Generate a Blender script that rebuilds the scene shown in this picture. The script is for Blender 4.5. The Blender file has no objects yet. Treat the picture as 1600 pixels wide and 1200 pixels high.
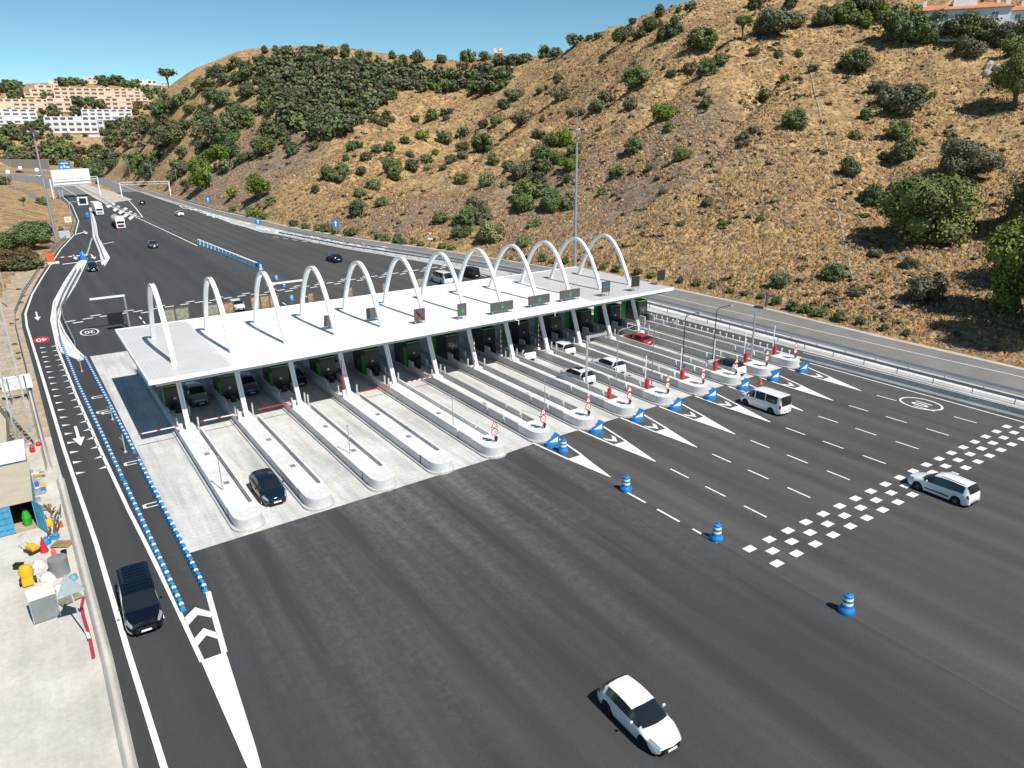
import bpy, bmesh, math, random
import numpy as np
from mathutils import Vector, Matrix
random.seed(7)
rad = math.radians
sc = bpy.context.scene
COL = sc.collection
# ------------------------------------------------------------------ camera model (drone, 26 m up)
F = 1134.5; PIT = .333154; ROL = -.0117831; YAW = .5911514; CH = 26.0
fw = Vector((math.sin(YAW)*math.cos(PIT), math.cos(YAW)*math.cos(PIT), -math.sin(PIT)))
rt0 = Vector((math.cos(YAW), -math.sin(YAW), 0)); up0 = rt0.cross(fw)
rt = math.cos(ROL)*rt0 + math.sin(ROL)*up0; up = -math.sin(ROL)*rt0 + math.cos(ROL)*up0
cam_d = bpy.data.cameras.new('camera'); cam = bpy.data.objects.new('camera', cam_d); COL.objects.link(cam)
cam.matrix_world = Matrix(((rt.x, up.x, -fw.x, 0), (rt.y, up.y, -fw.y, 0), (rt.z, up.z, -fw.z, CH), (0, 0, 0, 1)))
cam_d.sensor_width = 36; cam_d.lens = F/1600*36; cam_d.clip_end = 8000; cam_d.clip_start = .5
sc.camera = cam
def ray(u, v): return rt*((u-800)/F) - up*((v-600)/F) + fw
def g(u, v, z=0.0):
    d = ray(u, v); t = (z-CH)/d.z; return (d.x*t, d.y*t)
# ------------------------------------------------------------------ materials
MATS = {}
def mat(name, col, rough=.7, metal=0., emit=0., noise=0., nscale=3., spec=.5, coat=0., bump=0., stretch=None, col2=None, isl=0.):
    if name in MATS: return MATS[name]
    m = bpy.data.materials.new(name); m.use_nodes = True; nt = m.node_tree; b = nt.nodes['Principled BSDF']
    b.inputs['Roughness'].default_value = rough; b.inputs['Metallic'].default_value = metal
    b.inputs['Specular IOR Level'].default_value = spec; b.inputs['Coat Weight'].default_value = coat
    b.inputs['Coat Roughness'].default_value = .08
    c = (*col, 1)
    if noise or isl:
        tc = nt.nodes.new('ShaderNodeTexCoord'); mp = nt.nodes.new('ShaderNodeMapping')
        nt.links.new(tc.outputs['Object'], mp.inputs[0])
        if stretch: mp.inputs['Scale'].default_value = stretch
        n = nt.nodes.new('ShaderNodeTexNoise'); n.inputs['Scale'].default_value = nscale; n.inputs['Detail'].default_value = 6
        n.inputs['Roughness'].default_value = .65
        nt.links.new(mp.outputs[0], n.inputs['Vector'])
        r = nt.nodes.new('ShaderNodeValToRGB'); r.color_ramp.elements[0].position = .3; r.color_ramp.elements[1].position = .7
        lo = tuple(x*(1-noise) for x in col); hi = tuple(min(1, x*(1+noise)) for x in col)
        if col2: lo = col2
        r.color_ramp.elements[0].color = (*lo, 1); r.color_ramp.elements[1].color = (*hi, 1)
        nt.links.new(n.outputs['Fac'], r.inputs[0]); out = r.outputs[0]
        if isl:
            ge = nt.nodes.new('ShaderNodeNewGeometry'); hs = nt.nodes.new('ShaderNodeHueSaturation')
            ma = nt.nodes.new('ShaderNodeMapRange'); ma.inputs[3].default_value = 1-isl; ma.inputs[4].default_value = 1+isl
            nt.links.new(ge.outputs['Random Per Island'], ma.inputs[0]); nt.links.new(ma.outputs[0], hs.inputs['Value'])
            nt.links.new(out, hs.inputs['Color']); out = hs.outputs[0]
        nt.links.new(out, b.inputs['Base Color'])
        if bump:
            bp = nt.nodes.new('ShaderNodeBump'); bp.inputs['Strength'].default_value = bump; bp.inputs['Distance'].default_value = .05
            nt.links.new(n.outputs['Fac'], bp.inputs['Height']); nt.links.new(bp.outputs[0], b.inputs['Normal'])
    else: b.inputs['Base Color'].default_value = c
    if emit:
        b.inputs['Emission Color'].default_value = c; b.inputs['Emission Strength'].default_value = emit
    MATS[name] = m; return m
class NT:
    """tiny node helper"""
    def __init__(s, m): s.t = m.node_tree; s.b = s.t.nodes['Principled BSDF']
    def n(s, ty, **k):
        x = s.t.nodes.new(ty)
        for a, v in k.items(): setattr(x, a, v)
        return x
    def l(s, a, b): s.t.links.new(a, b)
    def noise(s, vec, scale, detail=5, rough=.6, sc3=None):
        mp = s.n('ShaderNodeMapping'); s.l(vec, mp.inputs[0])
        if sc3: mp.inputs['Scale'].default_value = sc3
        q = s.n('ShaderNodeTexNoise'); q.inputs['Scale'].default_value = scale; q.inputs['Detail'].default_value = detail; q.inputs['Roughness'].default_value = rough
        s.l(mp.outputs[0], q.inputs['Vector']); return q.outputs['Fac']
    def ramp(s, fac, stops):
        r = s.n('ShaderNodeValToRGB'); e = r.color_ramp.elements
        e[0].position = stops[0][0]; e[1].position = stops[-1][0]
        for p, c in stops[1:-1]: e.new(p)
        for i, (p, c) in enumerate(stops):
            e[i].position = p; e[i].color = (*((c, c, c) if not hasattr(c, '__len__') else c), 1)
        s.l(fac, r.inputs[0]); return r.outputs[0]
    def mix(s, fac, a, b, mode='MIX'):
        q = s.n('ShaderNodeMix', data_type='RGBA', blend_type=mode)
        if hasattr(fac, 'type'): s.l(fac, q.inputs[0])
        else: q.inputs[0].default_value = fac
        for v, i in ((a, 6), (b, 7)):
            if hasattr(v, 'type'): s.l(v, q.inputs[i])
            else: q.inputs[i].default_value = (*v, 1)
        return q.outputs[2]
def newmat(name, rough=.8):
    m = bpy.data.materials.new(name); m.use_nodes = True; q = NT(m); q.b.inputs['Roughness'].default_value = rough
    MATS[name] = m; tc = q.n('ShaderNodeTexCoord'); return m, q, tc.outputs['Object']
def asphalt(name, base, dust):
    m, q, P = newmat(name, .85)
    fine = q.ramp(q.noise(P, 9, 4, .7), [(.3, .82), (.7, 1.2)])
    big = q.ramp(q.noise(P, .05, 4, .6), [(.3, .9), (.7, 1.1)])
    st = q.ramp(q.noise(P, 1.0, 4, .55, (.5, .012, 1)), [(.3, .84), (.72, 1.18)])
    wv = q.n('ShaderNodeTexWave', wave_type='BANDS', bands_direction='X'); wv.inputs['Scale'].default_value = .097; wv.inputs['Distortion'].default_value = 1.2; wv.inputs['Detail'].default_value = 2; wv.inputs['Detail Scale'].default_value = .3
    mpw = q.n('ShaderNodeMapping'); mpw.inputs['Scale'].default_value = (1, .03, 1); q.l(P, mpw.inputs[0]); q.l(mpw.outputs[0], wv.inputs['Vector'])
    c = q.mix(1, base, q.ramp(wv.outputs['Fac'], [(.1, .92), (.9, 1.07)]), 'MULTIPLY')
    crk = q.ramp(q.noise(P, 2.6, 3, .5), [(.76, 0.), (.79, .5)]); c = q.mix(crk, c, (.2, .2, .19))
    pt = q.ramp(q.noise(P, .12, 5, .75, (1, .5, 1)), [(.36, .93), (.42, 1.)]); c = q.mix(1, c, pt, 'MULTIPLY')
    c = q.mix(1, c, fine, 'MULTIPLY'); c = q.mix(1, c, big, 'MULTIPLY'); c = q.mix(1, c, st, 'MULTIPLY')
    ds = q.mix(1, q.ramp(q.noise(P, 1.0, 5, .6, (.5, .03, 1)), [(.4, 0.), (.66, 1.)]), q.ramp(q.noise(P, 1.6, 6, .8), [(.4, .3), (.62, 1.)]), 'MULTIPLY')
    # dust tracked out of the toll lanes on to the new asphalt in front of them
    sx = q.n('ShaderNodeSeparateXYZ'); q.l(P, sx.inputs[0])
    mr = q.n('ShaderNodeMapRange'); q.l(sx.outputs[1], mr.inputs[0])
    mr.inputs[1].default_value = 20; mr.inputs[2].default_value = 46; mr.inputs[3].default_value = .05; mr.inputs[4].default_value = dust
    m2 = q.n('ShaderNodeMapRange'); q.l(sx.outputs[1], m2.inputs[0])
    m2.inputs[1].default_value = 49; m2.inputs[2].default_value = 60; m2.inputs[3].default_value = 1; m2.inputs[4].default_value = .15
    m3 = q.n('ShaderNodeMapRange'); q.l(sx.outputs[0], m3.inputs[0]); m3.inputs[1].default_value = 4.5; m3.inputs[2].default_value = 9; m3.inputs[3].default_value = .12; m3.inputs[4].default_value = 1
    m4 = q.n('ShaderNodeMath', operation='MULTIPLY'); q.l(m2.outputs[0], m4.inputs[0]); q.l(m3.outputs[0], m4.inputs[1]); m2 = m4
    mu = q.n('ShaderNodeMath', operation='MULTIPLY'); q.l(mr.outputs[0], mu.inputs[0]); q.l(m2.outputs[0], mu.inputs[1])
    mu2 = q.n('ShaderNodeMath', operation='MULTIPLY'); q.l(mu.outputs[0], mu2.inputs[0]); q.l(ds, mu2.inputs[1])
    c = q.mix(mu2.outputs[0], c, (.30, .29, .27))
    q.l(c, q.b.inputs['Base Color']); return m
M_asW = asphalt('asphalt_dark', (.043, .044, .0455), .42)
M_asE = asphalt('asphalt_brown', (.064, .061, .058), .25)
def concrete(name, base, dirt, lines=0):
    m, q, P = newmat(name, .8)
    c = q.mix(1, base, q.ramp(q.noise(P, 3, 6, .7), [(.3, .86), (.7, 1.08)]), 'MULTIPLY')
    st = q.ramp(q.noise(P, 1, 5, .65, (1.1, .08, 1)), [(.45, 0.), (.75, 1.)])
    mm = q.n('ShaderNodeMath', operation='MULTIPLY'); q.l(st, mm.inputs[0]); mm.inputs[1].default_value = dirt
    c = q.mix(mm.outputs[0], c, (.16, .15, .14))
    bl = q.ramp(q.noise(P, .25, 4, .6), [(.35, .84), (.65, 1.05)])
    c = q.mix(1, c, bl, 'MULTIPLY')
    if lines:
        w = q.n('ShaderNodeTexWave', wave_type='BANDS', bands_direction='Y'); w.inputs['Scale'].default_value = .65; w.inputs['Distortion'].default_value = .6
        q.l(P, w.inputs['Vector']); c = q.mix(1, c, q.ramp(w.outputs['Fac'], [(0, .93), (.3, 1.), (1, 1.)]), 'MULTIPLY')
    q.l(c, q.b.inputs['Base Color']); return m
M_apron = concrete('apron_concrete', (.64, .63, .60), .5, 1)
M_conc = concrete('concrete', (.52, .515, .50), .35)
M_concw = concrete('pale_concrete', (.74, .73, .71), .12)
M_service = concrete('old_pavement', (.22, .21, .195), .3)
M_verge = concrete('verge_concrete', (.55, .49, .42), .2)
M_yard = concrete('yard_concrete', (.60, .565, .50), .2)
def terrain_mat():
    m, q, P = newmat('dry_hillside', .95)
    a = q.noise(P, .035, 6, .62); b = q.noise(P, .22, 6, .7); c3 = q.noise(P, 1.3, 5, .75)
    d4 = q.noise(P, .6, 6, .8); d5 = q.noise(P, .35, 6, .85); d6 = q.noise(P, .9, 4, .8)
    grass = q.ramp(b, [(.25, (.24, .145, .068)), (.42, (.40, .24, .105)), (.56, (.57, .38, .175)), (.66, (.40, .24, .10)), (.8, (.27, .16, .08))])
    scrub = q.ramp(b, [(.3, (.18, .14, .11)), (.5, (.29, .215, .155)), (.7, (.40, .28, .17))])
    at = q.n('ShaderNodeAttribute'); at.attribute_name = 'scrub'
    ad = q.n('ShaderNodeMath', operation='ADD'); q.l(a, ad.inputs[0]); q.l(at.outputs['Fac'], ad.inputs[1])
    k = q.ramp(ad.outputs[0], [(.48, 0.), (.66, 1.)])
    c = q.mix(k, grass, scrub)
    c = q.mix(q.ramp(q.noise(P, .07, 6, .7), [(.5, 0.), (.66, .7)]), c, (.27, .145, .08))
    c = q.mix(q.ramp(q.noise(P, .16, 5, .7, (1, .35, 1)), [(.54, 0.), (.68, .6)]), c, (.17, .14, .075))
    c = q.mix(q.ramp(d4, [(.5, 0.), (.66, .75)]), c, (.12, .10, .06))
    c = q.mix(1, c, q.ramp(c3, [(.3, .55), (.52, 1.), (.75, 1.4)]), 'MULTIPLY')
    c = q.mix(1, c, q.ramp(d5, [(.36, .66), (.5, 1.), (.66, 1.25)]), 'MULTIPLY'); c = q.mix(1, c, q.ramp(d6, [(.38, .6), (.5, 1.), (.64, 1.22)]), 'MULTIPLY')
    q.l(c, q.b.inputs['Base Color'])
    bp = q.n('ShaderNodeBump'); bp.inputs['Strength'].default_value = .9; bp.inputs['Distance'].default_value = .5
    q.l(q.noise(P, 1.1, 6, .75), bp.inputs['Height']); q.l(bp.outputs[0], q.b.inputs['Normal'])
    return m
M_hill = terrain_mat()
M_dirt = mat('sandy_dirt', (.42, .34, .24), .95, noise=.25, nscale=.6, col2=(.30, .22, .13))
M_white = mat('road_paint', (.78, .78, .76), .6, noise=.08, nscale=4)
M_wpaint = mat('white_paint', (.80, .81, .82), .35, noise=.03, nscale=.5)
M_alu = mat('brushed_metal', (.62, .63, .64), .4, metal=.6)
M_galv = mat('galvanised_steel', (.42, .45, .48), .45, metal=.5, noise=.1, nscale=2)
M_rail = mat('guard_rail_steel', (.30, .35, .42), .4, metal=.6)
M_dark = mat('dark_metal', (.03, .03, .032), .5)
M_blk = mat('black_plastic', (.012, .012, .013), .55)
M_booth = mat('booth_cladding', (.022, .023, .024), .35)
M_green = mat('green_trim', (.03, .36, .03), .45)
M_glass = mat('dark_glass', (.012, .016, .018), .06, spec=.8)
M_glassb = mat('booth_glass', (.05, .055, .05), .1, spec=.8)
M_tyre = mat('tyre_rubber', (.015, .015, .016), .8)
M_rim = mat('alloy_rim', (.45, .46, .48), .3, metal=.8)
M_rimd = mat('dark_rim', (.06, .06, .065), .4, metal=.5)
M_head = mat('headlamp_glass', (.30, .33, .36), .1, spec=.8)
M_tail = mat('tail_lamp', (.35, .01, .015), .2)
M_red = mat('red_paint', (.55, .02, .02), .45)
M_blue = mat('blue_plastic', (.015, .19, .52), .45, noise=.12, nscale=3)
M_blueb = mat('barrier_blue', (.03, .25, .52), .5, noise=.2, nscale=2)
M_bluel = mat('pale_blue_plastic', (.35, .6, .78), .5, noise=.15, nscale=3)
M_refl = mat('reflective_white', (.85, .86, .86), .35)
M_signb = mat('sign_blue', (.02, .22, .6), .4)
M_led = mat('led_matrix', (.085, .085, .078), .6, noise=.5, nscale=8)
M_ledg = mat('led_green', (.03, .32, .10), .5)
M_ledr = mat('led_red', (.5, .03, .03), .5)
M_wood = mat('weathered_plywood', (.30, .20, .11), .85, noise=.5, nscale=2.2)
M_wood2 = mat('grey_plywood', (.24, .24, .18), .85, noise=.45, nscale=2.2)
M_rust = mat('rust_frame', (.12, .07, .045), .8)
M_orange = mat('orange_plastic', (.8, .12, .03), .5)
M_yel = mat('yellow_plastic', (.75, .42, .02), .5)
M_tarp = mat('grey_sheeting', (.22, .225, .235), .6, noise=.15, nscale=1.5)
M_trunk = mat('bark', (.12, .09, .065), .9, noise=.3, nscale=4)
# ------------------------------------------------------------------ object helpers
def tag(o, label=None, cat=None, group=None, kind=None):
    if label: o['label'] = label
    if cat: o['category'] = cat
    if group: o['group'] = group
    if kind: o['kind'] = kind
    return o
def link(o, parent=None):
    COL.objects.link(o)
    if parent: o.parent = parent
    return o
def empty(name, loc=(0, 0, 0), rz=0, **k):
    o = bpy.data.objects.new(name, None); o.location = loc; o.rotation_euler = (0, 0, rz); o.empty_display_size = .3
    link(o); tag(o, **k); return o
class MB:
    def __init__(s): s.v = []; s.f = []; s.m = []; s.mats = []
    def mi(s, m):
        if m is None: return 0
        if m not in s.mats: s.mats.append(m)
        return s.mats.index(m)
    def add(s, vs, fs, m=None):
        b = len(s.v); s.v += [tuple(p) for p in vs]; k = s.mi(m)
        for f in fs: s.f.append(tuple(i+b for i in f)); s.m.append(k)
        return s
    def box(s, x0, x1, y0, y1, z0, z1, m=None):
        return s.add([(x0, y0, z0), (x1, y0, z0), (x1, y1, z0), (x0, y1, z0), (x0, y0, z1), (x1, y0, z1), (x1, y1, z1), (x0, y1, z1)],
                     [(0, 3, 2, 1), (4, 5, 6, 7), (0, 1, 5, 4), (1, 2, 6, 5), (2, 3, 7, 6), (3, 0, 4, 7)], m)
    def bar(s, p, q, w, h=None, m=None):
        p = Vector(p); q = Vector(q); d = (q-p).normalized(); h = h or w
        a = Vector((0, 0, 1)) if abs(d.z) < .9 else Vector((0, 1, 0))
        r = d.cross(a).normalized(); u = r.cross(d)
        vs = []
        for c in (p, q):
            for i, j in ((-1, -1), (1, -1), (1, 1), (-1, 1)): vs.append(c + r*(i*w/2) + u*(j*h/2))
        return s.add(vs, [(0, 1, 2, 3), (7, 6, 5, 4), (0, 4, 5, 1), (1, 5, 6, 2), (2, 6, 7, 3), (3, 7, 4, 0)], m)
    def tube(s, pts, r, n=8, m=None, r2=None):
        pts = [Vector(p) for p in pts]; vs = []; N = len(pts)
        for i, p in enumerate(pts):
            d = (pts[min(i+1, N-1)]-pts[max(i-1, 0)]).normalized()
            a = Vector((0, 0, 1)) if abs(d.z) < .9 else Vector((0, 1, 0))
            x = d.cross(a).normalized(); y = x.cross(d)
            rr = r if r2 is None else r+(r2-r)*i/(N-1)
            for k in range(n):
                t = 2*math.pi*k/n; vs.append(p + x*(rr*math.cos(t)) + y*(rr*math.sin(t)))
        fs = []
        for i in range(N-1):
            for k in range(n): fs.append((i*n+k, (i+1)*n+k, (i+1)*n+(k+1) % n, i*n+(k+1) % n))
        fs.append(tuple(range(n))); fs.append(tuple(reversed(range((N-1)*n, N*n))))
        return s.add(vs, fs, m)
    def lathe(s, prof, c=(0, 0, 0), n=16, m=None, caps=True):
        vs = []; K = len(prof)
        for r, z in prof:
            for k in range(n):
                t = 2*math.pi*k/n; vs.append((c[0]+r*math.cos(t), c[1]+r*math.sin(t), c[2]+z))
        fs = [(i*n+k, i*n+(k+1) % n, (i+1)*n+(k+1) % n, (i+1)*n+k) for i in range(K-1) for k in range(n)]
        if caps: fs.append(tuple(range((K-1)*n, K*n))); fs.append(tuple(reversed(range(n))))
        return s.add(vs, fs, m)
    def prism(s, poly, z0, z1, m=None):
        n = len(poly)
        A = sum(poly[i][0]*poly[(i+1) % n][1]-poly[(i+1) % n][0]*poly[i][1] for i in range(n))
        if A < 0: poly = poly[::-1]
        vs = [(p[0], p[1], z0) for p in poly]+[(p[0], p[1], z1) for p in poly]
        return s.add(vs, [tuple(reversed(range(n))), tuple(range(n, 2*n))]+[(i, (i+1) % n, n+(i+1) % n, n+i) for i in range(n)], m)
    def flat(s, poly, z, m=None):
        n = len(poly)
        A = sum(poly[i][0]*poly[(i+1) % n][1]-poly[(i+1) % n][0]*poly[i][1] for i in range(n))
        if A < 0: poly = poly[::-1]
        return s.add([(p[0], p[1], z) for p in poly], [tuple(range(n))], m)
    def strip(s, L, R, z, m=None):
        """quads between two matched polylines"""
        n = len(L); vs = [(p[0], p[1], z) for p in L]+[(p[0], p[1], z) for p in R]
        return s.add(vs, [(i, n+i, n+i+1, i+1) for i in range(n-1)], m)
    def line(s, pts, w, z, m=None, dash=None):
        pts = [Vector((p[0], p[1])) for p in pts]
        if dash:
            on, off = dash; out = []; acc = 0
            for a, b in zip(pts, pts[1:]):
                L = (b-a).length; t = -acc
                while t < L:
                    p, q = max(t, 0), min(t+on, L)
                    if q > p: s.line([a.lerp(b, p/L), a.lerp(b, q/L)], w, z, m)
                    t += on+off
                acc = (L+acc) % (on+off)
            return s
        n = len(pts); A = []; B = []
        for i, p in enumerate(pts):
            d = (pts[min(i+1, n-1)]-pts[max(i-1, 0)]).normalized(); q = Vector((-d.y, d.x))*(w/2); A.append(p+q); B.append(p-q)
        return s.strip(A, B, z, m)
    def build(s, name, m=None, parent=None, smooth=None, bevel=0):
        me = bpy.data.meshes.new(name); me.from_pydata(s.v, [], s.f)
        if s.mats:
            for x in s.mats: me.materials.append(x)
            me.polygons.foreach_set('material_index', s.m)
        elif m: me.materials.append(m)
        me.update()
        bm = bmesh.new(); bm.from_mesh(me); bmesh.ops.recalc_face_normals(bm, faces=bm.faces)
        if bevel: bmesh.ops.bevel(bm, geom=[e for e in bm.edges if len(e.link_faces) == 2 and e.calc_face_angle(0) > .6], offset=bevel, segments=2, affect='EDGES', profile=.6)
        bm.to_mesh(me); bm.free()
        if smooth is not None:
            me.polygons.foreach_set('use_smooth', [True]*len(me.polygons)); me.set_sharp_from_angle(angle=rad(smooth))
        o = bpy.data.objects.new(name, me); link(o, parent); return o
    def sheet(s, name, m, kind='structure'):
        me = bpy.data.meshes.new(name); me.from_pydata(s.v, [], s.f)
        if s.mats:
            for x in s.mats: me.materials.append(x)
            me.polygons.foreach_set('material_index', s.m)
        else: me.materials.append(m)
        bm = bmesh.new(); bm.from_mesh(me); bmesh.ops.recalc_face_normals(bm, faces=bm.faces)
        for f in bm.faces:
            if f.normal.z < 0: f.normal_flip()
        bm.to_mesh(me); bm.free()
        o = bpy.data.objects.new(name, me); link(o); o['kind'] = kind; return o
def copy_tree(o, parent=None):
    c = o.copy(); link(c); c.parent = parent
    for ch in list(o.children): copy_tree(ch, c)
    return c
def text_mesh(name, body, size, m, parent=None, mat4=None, thick=.004):
    cu = bpy.data.curves.new(name, 'FONT'); cu.body = body; cu.size = size; cu.align_x = 'CENTER'; cu.align_y = 'CENTER'; cu.extrude = thick/2; cu.offset = size*.015
    t = bpy.data.objects.new(name, cu); COL.objects.link(t)
    bpy.context.view_layer.update()
    me = bpy.data.meshes.new_from_object(t.evaluated_get(bpy.context.evaluated_depsgraph_get()))
    bpy.data.objects.remove(t); bpy.data.curves.remove(cu)
    me.materials.clear(); me.materials.append(m)
    o = bpy.data.objects.new(name, me); link(o, parent)
    if mat4 is not None: o.matrix_local = mat4
    return o
def interp(tab, y):
    if y <= tab[0][0]: return tab[0][1]
    for (a, p), (b, q) in zip(tab, tab[1:]):
        if y <= b: return p+(q-p)*(y-a)/(b-a)
    return tab[-1][1]
# ------------------------------------------------------------------ terrain
XE = [(-200, 91), (20, 91.5), (32.5, 91.8), (52, 92.1), (68, 93.5), (88, 93.4), (118, 88.8), (156, 81.8), (172, 77.1), (189, 73.5), (222, 68.5), (245, 67.3), (289, 63.6), (353, 62.3), (399, 62.2), (513, 60), (600, 58), (700, 52), (792, 42), (900, 25)]
XN = [(-200, 82), (20, 82), (42, 82.2), (60, 83), (90, 83.2), (115.7, 81.2), (138, 77.3), (175, 68.9), (212, 64.6), (240, 62.2), (272, 60), (315, 58.9), (373, 57.8), (450, 57), (513, 56), (600, 54), (700, 48), (792, 36), (900, 20)]
CP = {2150: [(760, 0), (450, 118, 7), (300, 150, 15), (100, 205, 38)],
1900: [(655, 0), (450, 118), (300, 150), (150, 190), (0, 235), (-120, 270)], 1600: [(577, 0), (450, 124), (330, 150), (230, 178), (140, 208), (60, 236), (0, 262), (-120, 310)],
1500: [(555, 0), (440, 127), (330, 152), (230, 180), (140, 212), (60, 240), (0, 265), (-60, 300)], 1400: [(532, 0), (420, 130), (320, 153), (220, 182), (130, 215), (50, 245), (0, 268), (-50, 300)],
1300: [(508, 0), (400, 135), (300, 160), (200, 190), (110, 222), (40, 255), (-10, 285)], 1200: [(482, 0), (380, 142), (280, 168), (180, 198), (90, 235), (40, 262), (-5, 290)],
1100: [(458, 0), (350, 152), (250, 180), (150, 214), (80, 250), (10, 295)], 1000: [(441, 0), (300, 176), (200, 210), (130, 245), (40, 305)], 900: [(424, 0), (300, 190), (200, 232), (170, 265), (120, 300), (68, 345)],
800: [(408, 0), (300, 203), (230, 245), (215, 272), (178, 310), (140, 345), (88, 400)], 700: [(392, 0), (262, 235), (235, 278), (195, 325), (150, 370), (95, 450)],
600: [(379, 0), (300, 235), (240, 282), (200, 322), (185, 348), (130, 400), (86, 470)], 500: [(363, 0), (300, 256), (250, 292), (200, 333), (150, 385), (100, 440), (76, 480)],
400: [(343, 0), (300, 292), (260, 335), (200, 380), (150, 420), (92, 475)], 320: [(324, 0), (280, 360), (240, 400), (180, 445), (114, 505)], 262: [(306, 0), (280, 415), (240, 455), (200, 485), (137, 535)],
220: [(294, 0), (262, 500), (225, 570), (188, 650)], 185: [(284, 0), (255, 600), (235, 690)],
-420: [(262, 850), (215, 930), (170, 1010), (130, 1120)], -200: [(260, 850), (215, 930), (170, 1010), (130, 1120)], 0: [(258, 850), (215, 930), (170, 1010), (140, 1120)], 90: [(256, 850), (215, 930), (170, 1010), (134, 1120)], 160: [(255, 850), (215, 940), (170, 1030), (132, 1140)]}
_p = []; _z = []
for u, L in CP.items():
    for it in L:
        v, D = it[:2]; d = ray(u, v); h = math.hypot(d.x, d.y); D = D or CH*h/-d.z; z = CH + D*d.z/h if len(it) < 3 else it[2]
        _p.append((math.atan2(d.x, d.y), math.log(D))); _z.append(z)
    if u <= 170: _p.append((math.atan2(d.x, d.y), math.log(1450))); _z.append(z*.95)
    if 200 < u < 1150:
        _p.append((math.atan2(d.x, d.y), math.log(D*1.3))); _z.append(z*(.86 if u > 330 else .6))
_p = np.array(_p); _z = np.array(_z); NCP = len(_p)
def _phi(r): return np.where(r > 1e-9, r*r*np.log(np.maximum(r, 1e-9)), 0)
_K = _phi(np.linalg.norm(_p[:, None]-_p[None], axis=2))+np.eye(NCP)*2e-4
_P = np.c_[np.ones(NCP), _p]
_A = np.block([[_K, _P], [_P.T, np.zeros((3, 3))]]); _w = np.linalg.solve(_A, np.r_[_z, 0, 0, 0])
_xe = np.array(XE)
def sst(a, b, x): t = np.clip((x-a)/(b-a), 0, 1); return t*t*(3-2*t)
_rng = np.random.RandomState(3)
_oct = [(w, _rng.uniform(0, 6.28, 3), a) for w, a in ((70, 1.5), (33, .9), (15, .5), (7, .28), (3.4, .13)) for _ in range(3)]
def TH(x, y):
    """terrain height, arrays"""
    x = np.asarray(x, float); y = np.asarray(y, float); D = np.hypot(x, y)
    q = np.c_[np.arctan2(x, y).ravel(), np.log(np.clip(D, 3, 1500)).ravel()]
    out = np.empty(len(q))
    for i in range(0, len(q), 20000):
        qq = q[i:i+20000]; r = np.linalg.norm(qq[:, None]-_p[None], axis=2)
        out[i:i+20000] = _phi(r)@_w[:NCP]+_w[NCP]+qq@_w[NCP+1:]
    z = out.reshape(D.shape); s = x-np.interp(y, _xe[:, 0], _xe[:, 1])
    me = sst(.5, 7, s)*sst(-60, 0, y+x*.3); ml = sst(840, 870, D)
    k = np.maximum(me, ml)
    nz = 0
    for w, ph, a in _oct:
        an = ph[0]; nz = nz+a*.6*np.sin((x*math.cos(an)+y*math.sin(an))*6.28/w+ph[1])*np.sin((-x*math.sin(an)+y*math.cos(an))*6.28/w/1.3+ph[2])
    gl = np.sin(y/8.5+2.2*np.sin(x/41)+1.3*np.sin(y/31)); gl2 = np.sin((x+y*.4)/14+2*np.sin(y/37)); nz = nz-2.3*(1-np.abs(gl))**2.2*(1+gl2*.7)+2.2*np.sin(y/38+np.sin(x/55)*1.6)*np.sin(x/44+1)
    z = np.maximum(z, 0)*k + nz*np.maximum(sst(4, 30, s)*me, ml)*np.where(D > 380, .55, np.clip(D/250, .35, 1.))
    # low mounds west of the slip road
    for cx, cy, rx, ry, h in ((-20, 330, 22, 70, 7), (-75, 420, 60, 90, 12), (-40, 250, 26, 50, 2.5), (-150, 560, 90, 120, 14)):
        z = z+h*np.exp(-((x-cx)/rx)**2-((y-cy)/ry)**2)*(1-k)
    # reverse fall-off west of the road so the road stays flat
    xw = np.interp(y, [0, 130, 173, 212, 245, 300, 355, 420, 520, 700], [-3, -3, 1, 5, 10, 14, 16, 10, -20, -200])
    flat = (x > xw-3) & (s < .5) & (D < 840)
    z = np.where((s < .5) & (D < 840), z*sst(0, 12, xw-x), z)
    return np.where(flat, -.08, np.maximum(z, -.08))
def hit(u, v, dmax=1300):
    d = ray(u, v); h = math.hypot(d.x, d.y)
    D = np.geomspace(40, dmax, 700); x = D*d.x/h; y = D*d.y/h; zr = CH+D*d.z/h
    t = TH(x, y); k = np.argmax(zr <= t)
    if zr[k] > t[k]: return None
    k = max(k, 1); a = (zr[k-1]-t[k-1]); b = (t[k]-zr[k]); f = a/(a+b) if a+b > 0 else 0
    DD = D[k-1]+(D[k]-D[k-1])*f
    return Vector((DD*d.x/h, DD*d.y/h, CH+DD*d.z/h)), DD
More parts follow.
